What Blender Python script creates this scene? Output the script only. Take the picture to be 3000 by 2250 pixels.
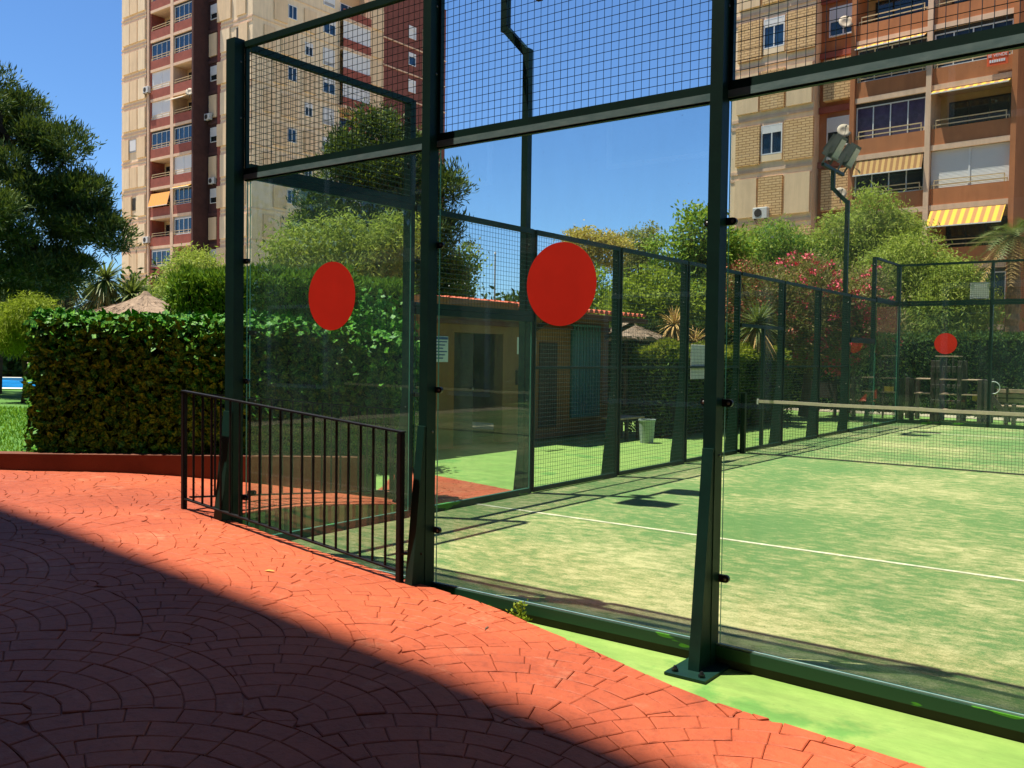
import bpy, math, random
import numpy as np
from mathutils import Vector, Matrix

R = math.radians
scene = bpy.context.scene
for o in list(bpy.data.objects):
    bpy.data.objects.remove(o)
COL = scene.collection

# ------------------------------------------------------------------ camera, sky, sun, exposure
CAM = (6.117, -4.565, 1.597)
cd = bpy.data.cameras.new('camera')
cam = bpy.data.objects.new('camera', cd)
COL.objects.link(cam)
cd.sensor_width = 36.0
cd.lens = 36.0 * 1963.085 / 2212.0
cd.clip_start = 0.05
cd.clip_end = 3000
_yaw, _pitch, _roll = R(-36.914), R(-1.804), R(0.796)
_f = Vector((math.sin(_yaw) * math.cos(_pitch), math.cos(_yaw) * math.cos(_pitch), math.sin(_pitch)))
_r0 = Vector((math.cos(_yaw), -math.sin(_yaw), 0))
_u0 = _r0.cross(_f)
_r = math.cos(_roll) * _r0 + math.sin(_roll) * _u0
_u = -math.sin(_roll) * _r0 + math.cos(_roll) * _u0
cam.matrix_world = Matrix(((_r.x, _u.x, -_f.x, CAM[0]), (_r.y, _u.y, -_f.y, CAM[1]),
                           (_r.z, _u.z, -_f.z, CAM[2]), (0, 0, 0, 1)))
scene.camera = cam

SUN_T = Vector((0.265, 0.127, -1.0))          # where the light travels
elev = math.atan2(1.0, math.hypot(SUN_T.x, SUN_T.y))
world = bpy.data.worlds.new('World')
scene.world = world
world.use_nodes = True
wn = world.node_tree
wn.nodes.clear()
sky = wn.nodes.new('ShaderNodeTexSky')
sky.sky_type = 'NISHITA'
sky.sun_disc = False
sky.sun_elevation = elev
sky.sun_rotation = math.atan2(-SUN_T.x, -SUN_T.y)
sky.altitude = 0
sky.air_density = 1.0
sky.dust_density = 0.05
sky.ozone_density = 3.0
bg = wn.nodes.new('ShaderNodeBackground')
bg.inputs['Strength'].default_value = 0.066
wo = wn.nodes.new('ShaderNodeOutputWorld')
tint = wn.nodes.new('ShaderNodeMix')           # one even tint over the whole sky
tint.data_type = 'RGBA'
tint.blend_type = 'MULTIPLY'
tint.inputs[0].default_value = 1.0
tint.inputs[7].default_value = (0.66, 0.93, 1.22, 1)
wn.links.new(sky.outputs[0], tint.inputs[6])
wn.links.new(tint.outputs[2], bg.inputs['Color'])
wn.links.new(bg.outputs[0], wo.inputs['Surface'])

sl = bpy.data.lights.new('sun', 'SUN')
sl.energy = 5.0
sl.angle = R(0.48)
sl.color = (1.0, 0.93, 0.79)
so = bpy.data.objects.new('sun', sl)
COL.objects.link(so)
so.rotation_euler = SUN_T.to_track_quat('-Z', 'Y').to_euler()
so.location = (-20, -10, 60)

scene.render.engine = 'CYCLES'
scene.view_settings.view_transform = 'Standard'
scene.view_settings.look = 'None'
scene.view_settings.exposure = 0.95
scene.view_settings.gamma = 1.0
scene.cycles.transparent_max_bounces = 24
scene.cycles.max_bounces = 6

# ------------------------------------------------------------------ helpers
rnd = random.Random(7)
ORG = {}


class MB:
    def __init__(self):
        self.v, self.f, self.m = [], [], []

    def add(self, vs, fs, m=0):
        k = len(self.v)
        self.v += [tuple(p) for p in vs]
        self.f += [tuple(i + k for i in f) for f in fs]
        self.m += [m] * len(fs)
        return self

    def box(self, x0, x1, y0, y1, z0, z1, m=0):
        return self.add([(x0, y0, z0), (x1, y0, z0), (x1, y1, z0), (x0, y1, z0), (x0, y0, z1), (x1, y0, z1), (x1, y1, z1), (x0, y1, z1)],
                        [(0, 3, 2, 1), (4, 5, 6, 7), (0, 1, 5, 4), (1, 2, 6, 5), (2, 3, 7, 6), (3, 0, 4, 7)], m)

    def cbox(self, x0, x1, y0, y1, z0, z1, c=0.006, m=0):
        """box with bevelled vertical and top edges"""
        c = min(c, (x1 - x0) * .45, (y1 - y0) * .45, (z1 - z0) * .45)

        def ring(z, i):
            return [(x0 + c + i, y0 + i, z), (x1 - c - i, y0 + i, z), (x1 - i, y0 + c + i, z), (x1 - i, y1 - c - i, z),
                    (x1 - c - i, y1 - i, z), (x0 + c + i, y1 - i, z), (x0 + i, y1 - c - i, z), (x0 + i, y0 + c + i, z)]
        vs = ring(z0, 0) + ring(z1 - c, 0) + ring(z1, c * .7)
        fs = [tuple(range(7, -1, -1)), tuple(range(16, 24))]
        for b in (0, 8):
            for i in range(8):
                fs.append((b + i, b + (i + 1) % 8, b + 8 + (i + 1) % 8, b + 8 + i))
        return self.add(vs, fs, m)

    def beam(self, p, q, w, h, up=(0, 0, 1), m=0):
        p, q = Vector(p), Vector(q)
        d = (q - p).normalized()
        s = d.cross(Vector(up))
        if s.length < 1e-5:
            s = d.cross(Vector((1, 0, 0)))
        s.normalize()
        t = s.cross(d).normalized()
        s, t = s * w / 2, t * h / 2
        vs = [p - s - t, p + s - t, p + s + t, p - s + t, q - s - t, q + s - t, q + s + t, q - s + t]
        return self.add(vs, [(0, 3, 2, 1), (4, 5, 6, 7), (0, 1, 5, 4), (1, 2, 6, 5), (2, 3, 7, 6), (3, 0, 4, 7)], m)

    def wire(self, p, q, r, m=0):
        """three-sided wire"""
        p, q = Vector(p), Vector(q)
        d = (q - p).normalized()
        a = d.cross(Vector((0.31, 0.52, 0.79))).normalized()
        b = d.cross(a)
        vs = []
        for c in (p, q):
            for k in range(3):
                t = 2 * math.pi * k / 3
                vs.append(c + r * (math.cos(t) * a + math.sin(t) * b))
        return self.add(vs, [(0, 1, 4, 3), (1, 2, 5, 4), (2, 0, 3, 5)], m)

    def tube(self, pts, rad, n=8, m=0, cap=True):
        pts = [Vector(p) for p in pts]
        if not isinstance(rad, (list, tuple)):
            rad = [rad] * len(pts)
        k = len(self.v)
        vs, fs = [], []
        prev = None
        for i, p in enumerate(pts):
            d = (pts[min(i + 1, len(pts) - 1)] - pts[max(i - 1, 0)]).normalized()
            a = prev if prev else (d.cross(Vector((0, 0, 1))) if abs(d.z) < .95 else d.cross(Vector((1, 0, 0))))
            a = (a - d * a.dot(d)).normalized()
            prev = a
            b = d.cross(a)
            for j in range(n):
                t = 2 * math.pi * j / n
                vs.append(p + rad[i] * (math.cos(t) * a + math.sin(t) * b))
        for i in range(len(pts) - 1):
            for j in range(n):
                fs.append((i * n + j, i * n + (j + 1) % n, (i + 1) * n + (j + 1) % n, (i + 1) * n + j))
        if cap:
            fs.append(tuple(range(n - 1, -1, -1)))
            fs.append(tuple((len(pts) - 1) * n + j for j in range(n)))
        return self.add(vs, fs, m)

    def prism(self, poly, z0, z1, m=0):
        n = len(poly)
        vs = [(x, y, z0) for x, y in poly] + [(x, y, z1) for x, y in poly]
        fs = [tuple(range(n - 1, -1, -1)), tuple(range(n, 2 * n))] + [(i, (i + 1) % n, n + (i + 1) % n, n + i) for i in range(n)]
        return self.add(vs, fs, m)

    def build(self, name, mats, parent=None, smooth=False):
        off = ORG.get(parent.name, Vector((0, 0, 0))) if parent else Vector((0, 0, 0))
        me = bpy.data.meshes.new(name)
        me.from_pydata([(a - off.x, b - off.y, c - off.z) for a, b, c in self.v], [], self.f)
        if not isinstance(mats, (list, tuple)):
            mats = [mats]
        for mm in mats:
            me.materials.append(mm)
        if len(mats) > 1:
            me.polygons.foreach_set('material_index', self.m)
        if smooth:
            me.polygons.foreach_set('use_smooth', [True] * len(me.polygons))
        me.update()
        return link(name, me, parent, off)


def link(name, me, parent=None, off=None):
    o = bpy.data.objects.new(name, me)
    COL.objects.link(o)
    if parent:
        o.parent = parent
        ORG[o.name] = off if off is not None else ORG.get(parent.name, Vector((0, 0, 0)))
    else:
        ORG[o.name] = Vector((0, 0, 0))
    return o


def tag(o, label=None, cat=None, group=None, kind=None):
    if label:
        o['label'] = label
    if cat:
        o['category'] = cat
    if group:
        o['group'] = group
    if kind:
        o['kind'] = kind
    return o


def thing(name, label, cat, loc=(0, 0, 0), rotz=0.0, group=None, local=False):
    o = bpy.data.objects.new(name, None)
    COL.objects.link(o)
    o.empty_display_size = 0.2
    o.location = loc
    o.rotation_euler = (0, 0, rotz)
    ORG[o.name] = Vector((0, 0, 0)) if local else Vector(loc)
    return tag(o, label, cat, group)


def copy_tree(o, parent=None):
    c = o.copy()
    COL.objects.link(c)
    if parent:
        c.parent = parent
    for ch in o.children:
        copy_tree(ch, c)
    return c


def np_mesh(name, V, F, mat, parent=None, off=None):
    """big meshes straight from numpy; F is (n,k)"""
    off = ORG.get(parent.name, Vector((0, 0, 0))) if parent else Vector((0, 0, 0))
    V = np.asarray(V, dtype=np.float32) - np.array(off[:], dtype=np.float32)
    n, k = F.shape
    me = bpy.data.meshes.new(name)
    me.vertices.add(len(V))
    me.vertices.foreach_set('co', V.ravel())
    me.loops.add(n * k)
    me.loops.foreach_set('vertex_index', F.astype(np.int32).ravel())
    me.polygons.add(n)
    me.polygons.foreach_set('loop_start', np.arange(0, n * k, k, dtype=np.int32))
    me.polygons.foreach_set('loop_total', np.full(n, k, dtype=np.int32))
    me.materials.append(mat)
    me.update(calc_edges=True)
    return link(name, me, parent, off)


# ------------------------------------------------------------------ materials
def new_mat(name):
    m = bpy.data.materials.new(name)
    m.use_nodes = True
    nt = m.node_tree
    return m, nt, nt.nodes['Principled BSDF'], nt.nodes['Material Output']


def tex_noise(nt, scale, detail=6, rough=0.6, vec=None, stretch=None):
    tc = nt.nodes.new('ShaderNodeTexCoord')
    n = nt.nodes.new('ShaderNodeTexNoise')
    n.inputs['Scale'].default_value = scale
    n.inputs['Detail'].default_value = detail
    n.inputs['Roughness'].default_value = rough
    src = tc.outputs['Object']
    if stretch:
        mp = nt.nodes.new('ShaderNodeMapping')
        mp.inputs['Scale'].default_value = stretch
        nt.links.new(src, mp.inputs['Vector'])
        src = mp.outputs[0]
    nt.links.new(src, n.inputs['Vector'])
    return n


def ramp(nt, src, stops):
    r = nt.nodes.new('ShaderNodeValToRGB')
    e = r.color_ramp.elements
    while len(e) < len(stops):
        e.new(0.5)
    for i, (p, c) in enumerate(stops):
        e[i].position = p
        e[i].color = (c[0], c[1], c[2], 1)
    nt.links.new(src, r.inputs[0])
    return r


def mixc(nt, fac, a, b, mode='MIX'):
    m = nt.nodes.new('ShaderNodeMix')
    m.data_type = 'RGBA'
    m.blend_type = mode
    for k, val in ((0, fac), (6, a), (7, b)):
        if hasattr(val, 'is_output'):
            nt.links.new(val, m.inputs[k])
        elif k == 0:
            m.inputs[0].default_value = val
        else:
            m.inputs[k].default_value = (val[0], val[1], val[2], 1)
    return m.outputs[2]


def bump(nt, b, src, strength, dist=0.01):
    n = nt.nodes.new('ShaderNodeBump')
    n.inputs['Strength'].default_value = strength
    n.inputs['Distance'].default_value = dist
    nt.links.new(src, n.inputs['Height'])
    nt.links.new(n.outputs[0], b.inputs['Normal'])


def plain(name, c, rough=0.6, var=0.18, scale=6.0, metal=0.0, bmp=0.0, bscale=60.0, spec=0.5, streak=0.0):
    m, nt, b, _ = new_mat(name)
    n = tex_noise(nt, scale)
    lo = tuple(max(0, x * (1 - var)) for x in c)
    hi = tuple(min(1, x * (1 + var)) for x in c)
    r = ramp(nt, n.outputs[0], [(0.3, lo), (0.7, hi)])
    col = r.outputs[0]
    if streak:
        ns = tex_noise(nt, 2.2, 6, .65, stretch=(1.6, 1.6, .16))
        rs = ramp(nt, ns.outputs[0], [(0.38, (1 - streak,) * 3), (0.58, (1.0, 1.0, 1.0))])
        col = mixc(nt, 1.0, col, rs.outputs[0], 'MULTIPLY')
    nt.links.new(col, b.inputs['Base Color'])
    b.inputs['Roughness'].default_value = rough
    b.inputs['Metallic'].default_value = metal
    b.inputs['Specular IOR Level'].default_value = spec
    if bmp:
        n2 = tex_noise(nt, bscale, 5)
        bump(nt, b, n2.outputs[0], bmp)
    return m


def leafmat(name, c1, c2, rough=0.55, scale=2.5, trans=0.35, c3=None):
    m, nt, b, out = new_mat(name)
    n = tex_noise(nt, scale, 4)
    n2 = tex_noise(nt, scale * 9, 2)
    r = ramp(nt, n.outputs[0], [(0.35, c1), (0.65, c2)])
    col = r.outputs[0]
    c3 = c3 or tuple(min(1, x * 1.5) for x in c2)
    r2 = ramp(nt, n2.outputs[0], [(0.45, (0, 0, 0)), (0.62, (1, 1, 1))])
    col = mixc(nt, r2.outputs[0], col, c3)
    nt.links.new(col, b.inputs['Base Color'])
    b.inputs['Roughness'].default_value = rough
    b.inputs['Specular IOR Level'].default_value = 0.15
    t = nt.nodes.new('ShaderNodeBsdfTranslucent')
    nt.links.new(mixc(nt, 0.45, col, (0.30, 0.40, 0.02)), t.inputs['Color'])
    mx = nt.nodes.new('ShaderNodeMixShader')
    mx.inputs[0].default_value = trans
    nt.links.new(b.outputs[0], mx.inputs[1])
    nt.links.new(t.outputs[0], mx.inputs[2])
    nt.links.new(mx.outputs[0], out.inputs['Surface'])
    return m


def glassmat(name, tint, dust_haze=0.03, ior=1.5, gloss_rough=0.0):
    m, nt, b, out = new_mat(name)
    nt.nodes.remove(b)
    t = nt.nodes.new('ShaderNodeBsdfTransparent')
    t.inputs['Color'].default_value = (*tint, 1)
    g = nt.nodes.new('ShaderNodeBsdfGlossy')
    g.inputs['Roughness'].default_value = gloss_rough
    lw = nt.nodes.new('ShaderNodeLayerWeight')
    lw.inputs['Blend'].default_value = 0.5
    pw = nt.nodes.new('ShaderNodeMath')
    pw.operation = 'POWER'
    pw.inputs[1].default_value = 5.0
    nt.links.new(lw.outputs['Facing'], pw.inputs[0])
    fr = nt.nodes.new('ShaderNodeMath')
    fr.operation = 'MULTIPLY_ADD'
    f0 = ((ior - 1) / (ior + 1)) ** 2
    fr.inputs[1].default_value = 1 - f0
    fr.inputs[2].default_value = f0
    nt.links.new(pw.outputs[0], fr.inputs[0])
    mx = nt.nodes.new('ShaderNodeMixShader')
    nt.links.new(fr.outputs[0], mx.inputs[0])
    nt.links.new(t.outputs[0], mx.inputs[1])
    nt.links.new(g.outputs[0], mx.inputs[2])
    d = nt.nodes.new('ShaderNodeBsdfDiffuse')
    d.inputs['Color'].default_value = (0.30, 0.52, 0.47, 1)  # dust film, tinted teal to paint in reflected haze on the panes
    n = tex_noise(nt, 3.0, 8, 0.7, stretch=(1, 1, 0.35))
    sp = tex_noise(nt, 45.0, 2, 0.5)
    r = ramp(nt, n.outputs[0], [(0.4, (dust_haze * .35,) * 3), (0.75, (dust_haze * 1.7,) * 3)])
    r2 = ramp(nt, sp.outputs[0], [(0.74, (0, 0, 0)), (0.79, (0.22, 0.22, 0.22))])
    dd = mixc(nt, 1.0, r.outputs[0], r2.outputs[0], 'ADD')
    mx2 = nt.nodes.new('ShaderNodeMixShader')
    nt.links.new(dd, mx2.inputs[0])
    nt.links.new(mx.outputs[0], mx2.inputs[1])
    nt.links.new(d.outputs[0], mx2.inputs[2])
    nt.links.new(mx2.outputs[0], out.inputs['Surface'])
    return m


def brickmat(name, c1, c2, mortar, scale=1.0, rot=0.0, bw=0.5, rh=0.13):
    m, nt, b, _ = new_mat(name)
    tc = nt.nodes.new('ShaderNodeTexCoord')
    mp = nt.nodes.new('ShaderNodeMapping')
    mp.inputs['Rotation'].default_value = (R(90), 0, rot)
    nt.links.new(tc.outputs['Object'], mp.inputs['Vector'])
    br = nt.nodes.new('ShaderNodeTexBrick')
    br.inputs['Color1'].default_value = (*c1, 1)
    br.inputs['Color2'].default_value = (*c2, 1)
    br.inputs['Mortar'].default_value = (*mortar, 1)
    br.inputs['Scale'].default_value = scale
    br.inputs['Mortar Size'].default_value = 0.02
    br.inputs['Brick Width'].default_value = bw
    br.inputs['Row Height'].default_value = rh
    nt.links.new(mp.outputs[0], br.inputs['Vector'])
    nt.links.new(br.outputs['Color'], b.inputs['Base Color'])
    b.inputs['Roughness'].default_value = 0.85
    bump(nt, b, br.outputs['Fac'], -0.6, 0.02)
    return m


def stripemat(name, c1, c2, period, axis='X'):
    m, nt, b, _ = new_mat(name)
    tc = nt.nodes.new('ShaderNodeTexCoord')
    sx = nt.nodes.new('ShaderNodeSeparateXYZ')
    nt.links.new(tc.outputs['Object'], sx.inputs[0])
    mu = nt.nodes.new('ShaderNodeMath')
    mu.operation = 'MULTIPLY'
    mu.inputs[1].default_value = 1.0 / period
    nt.links.new(sx.outputs[axis], mu.inputs[0])
    fr = nt.nodes.new('ShaderNodeMath')
    fr.operation = 'FRACT'
    nt.links.new(mu.outputs[0], fr.inputs[0])
    gt = nt.nodes.new('ShaderNodeMath')
    gt.operation = 'GREATER_THAN'
    gt.inputs[1].default_value = 0.5
    nt.links.new(fr.outputs[0], gt.inputs[0])
    nt.links.new(mixc(nt, gt.outputs[0], c1, c2), b.inputs['Base Color'])
    b.inputs['Roughness'].default_value = 0.85
    return m


def slatmat(name, c, period=0.06, rough=0.5):
    """roller shutter: fine horizontal ribs"""
    m, nt, b, _ = new_mat(name)
    tc = nt.nodes.new('ShaderNodeTexCoord')
    w = nt.nodes.new('ShaderNodeTexWave')
    w.bands_direction = 'Z'
    w.inputs['Scale'].default_value = 0.314 / period
    nt.links.new(tc.outputs['Object'], w.inputs['Vector'])
    b.inputs['Base Color'].default_value = (*c, 1)
    b.inputs['Roughness'].default_value = rough
    bump(nt, b, w.outputs['Fac'], 0.5, 0.01)
    return m


def paint_green():
    m, nt, b, _ = new_mat('dark_green_enamel')
    n = tex_noise(nt, 5.0, 7, .65)
    r = ramp(nt, n.outputs[0], [(0.3, (0.003, 0.020, 0.015)), (0.75, (0.006, 0.034, 0.024))])
    n2 = tex_noise(nt, 38.0, 4, .7)
    r2 = ramp(nt, n2.outputs[0], [(0.66, (0, 0, 0)), (0.74, (0.5, 0.5, 0.5))])
    nt.links.new(mixc(nt, r2.outputs[0], r.outputs[0], (0.015, 0.05, 0.035)), b.inputs['Base Color'])
    b.inputs['Roughness'].default_value = 0.45
    b.inputs['Specular IOR Level'].default_value = 0.22
    bump(nt, b, tex_noise(nt, 90, 3).outputs[0], 0.12, 0.003)
    return m


def chipped_green():
    m, nt, b, _ = new_mat('chipped_green_channel')
    n = tex_noise(nt, 2.2, 3, .5, stretch=(1, 1, 4))
    r = ramp(nt, n.outputs[0], [(0.615, (0.006, 0.045, 0.022)), (0.625, (0.06, 0.24, 0.012))])
    nt.links.new(r.outputs[0], b.inputs['Base Color'])
    b.inputs['Roughness'].default_value = 0.5
    return m


def galv():
    m, nt, b, _ = new_mat('weathered_green_steel')
    n = tex_noise(nt, 9.0, 8, .7, stretch=(1, 1, 3))
    r = ramp(nt, n.outputs[0], [(0.3, (0.13, 0.22, 0.22)), (0.7, (0.25, 0.35, 0.34))])
    nt.links.new(r.outputs[0], b.inputs['Base Color'])
    b.inputs['Metallic'].default_value = 0.1
    b.inputs['Roughness'].default_value = 0.33
    return m


def red_paving(name, dark=1.0):
    m, nt, b, _ = new_mat(name)
    n = tex_noise(nt, 1.3, 8, .65)
    r = ramp(nt, n.outputs[0], [(0.3, (0.35 * dark, 0.064 * dark, 0.022 * dark)), (0.7, (0.44 * dark, 0.090 * dark, 0.031 * dark))])
    n2 = tex_noise(nt, 3.1, 8, .75)
    r2 = ramp(nt, n2.outputs[0], [(0.57, (0, 0, 0)), (0.72, (0.7, 0.7, 0.7))])
    col = mixc(nt, r2.outputs[0], r.outputs[0], (0.52, 0.19, 0.10))
    n3 = tex_noise(nt, 22, 5, .7)
    r3 = ramp(nt, n3.outputs[0], [(0.36, (0.62, 0.62, 0.62)), (0.5, (1, 1, 1))])
    col = mixc(nt, 0.5, col, r3.outputs[0], 'MULTIPLY')
    n4 = tex_noise(nt, 0.55, 4, .6)                              # broad faded and grimy areas
    r4 = ramp(nt, n4.outputs[0], [(0.38, (0.80, 0.78, 0.80)), (0.62, (1.08, 1.10, 1.08))])
    col = mixc(nt, 1.0, col, r4.outputs[0], 'MULTIPLY')
    n5 = tex_noise(nt, 6.5, 3, .9)
    r5 = ramp(nt, n5.outputs[0], [(0.70, (0, 0, 0)), (0.735, (0.7, 0.7, 0.7))])
    col = mixc(nt, r5.outputs[0], col, (0.13, 0.050, 0.030))
    nt.links.new(col, b.inputs['Base Color'])
    b.inputs['Roughness'].default_value = 0.62
    b.inputs['Specular IOR Level'].default_value = 0.35
    bump(nt, b, tex_noise(nt, 30, 8, .7).outputs[0], 0.55, 0.012)
    return m


def green_concrete():
    m, nt, b, _ = new_mat('painted_green_concrete')
    n = tex_noise(nt, 1.4, 6, .6, stretch=(1, 1, 1))
    r = ramp(nt, n.outputs[0], [(0.42, (0.165, 0.285, 0.052)), (0.57, (0.205, 0.32, 0.066)), (0.64, (0.10, 0.245, 0.040))])
    n2 = tex_noise(nt, 8, 6, .8)
    r2 = ramp(nt, n2.outputs[0], [(0.66, (0, 0, 0)), (0.76, (0.6, 0.6, 0.6))])
    col = mixc(nt, r2.outputs[0], r.outputs[0], (0.28, 0.36, 0.13))
    n5 = tex_noise(nt, 17, 4, .85)
    r5 = ramp(nt, n5.outputs[0], [(0.66, (0, 0, 0)), (0.71, (0.75, 0.75, 0.75))])
    col = mixc(nt, r5.outputs[0], col, (0.06, 0.12, 0.03))
    n6 = tex_noise(nt, 3.0, 9, .8, stretch=(.6, 2.2, 1))
    r6 = ramp(nt, n6.outputs[0], [(0.35, (0.74, 0.76, 0.72)), (0.6, (1.06, 1.05, 1.08))])
    col = mixc(nt, 1.0, col, r6.outputs[0], 'MULTIPLY')
    nt.links.new(col, b.inputs['Base Color'])
    b.inputs['Roughness'].default_value = 0.8
    bump(nt, b, tex_noise(nt, 45, 8, .7, stretch=(1, 4, 1)).outputs[0], 0.4, 0.006)
    return m


def turfmat():
    m, nt, b, _ = new_mat('sanded_turf')
    n = tex_noise(nt, 0.42, 5, .6)                               # big worn areas
    n2 = tex_noise(nt, 7.5, 12, .80, stretch=(0.75, 1.3, 1))      # sand streaks
    n3 = tex_noise(nt, 75, 6, .85)
    ad = nt.nodes.new('ShaderNodeMath')
    ad.operation = 'ADD'
    soft = nt.nodes.new('ShaderNodeMath')
    soft.operation = 'MULTIPLY_ADD'
    soft.inputs[1].default_value = 0.60
    soft.inputs[2].default_value = 0.20
    nt.links.new(n.outputs[0], soft.inputs[0])
    nt.links.new(soft.outputs[0], ad.inputs[0])
    nt.links.new(n2.outputs[0], ad.inputs[1])
    ad2 = nt.nodes.new('ShaderNodeMath')
    ad2.operation = 'MULTIPLY_ADD'
    ad2.inputs[1].default_value = 0.42
    nt.links.new(n3.outputs[0], ad2.inputs[0])
    nt.links.new(ad.outputs[0], ad2.inputs[2])
    tc_ = nt.nodes.new('ShaderNodeTexCoord')                     # play wears the ends of the court to sand
    sx_ = nt.nodes.new('ShaderNodeSeparateXYZ')
    nt.links.new(tc_.outputs['Object'], sx_.inputs[0])
    mp_ = nt.nodes.new('ShaderNodeMapRange')
    mp_.interpolation_type = 'SMOOTHSTEP'
    for k_, v_ in ((1, 0.6), (2, 3.4), (3, 0.075), (4, 0.0)):
        mp_.inputs[k_].default_value = v_
    nt.links.new(sx_.outputs['Y'], mp_.inputs[0])
    ad3 = nt.nodes.new('ShaderNodeMath')
    ad3.operation = 'ADD'
    nt.links.new(ad2.outputs[0], ad3.inputs[0])
    nt.links.new(mp_.outputs[0], ad3.inputs[1])
    ad2 = ad3
    mr = nt.nodes.new('ShaderNodeMath')
    mr.operation = 'MULTIPLY'
    mr.inputs[1].default_value = 0.455
    nt.links.new(ad2.outputs[0], mr.inputs[0])
    r = ramp(nt, mr.outputs[0], [(0.46, (0.105, 0.225, 0.072)), (0.54, (0.155, 0.265, 0.090)),
                                 (0.568, (0.29, 0.33, 0.130)), (0.630, (0.55, 0.51, 0.25))])
    sp = ramp(nt, n3.outputs[0], [(0.3, (0.62, 0.62, 0.62)), (0.65, (1.12, 1.12, 1.12))])
    nt.links.new(mixc(nt, 0.8, r.outputs[0], sp.outputs[0], 'MULTIPLY'), b.inputs['Base Color'])
    b.inputs['Roughness'].default_value = 0.95
    b.inputs['Specular IOR Level'].default_value = 0.1
    bump(nt, b, n3.outputs[0], 0.9, 0.015)
    return m


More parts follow.
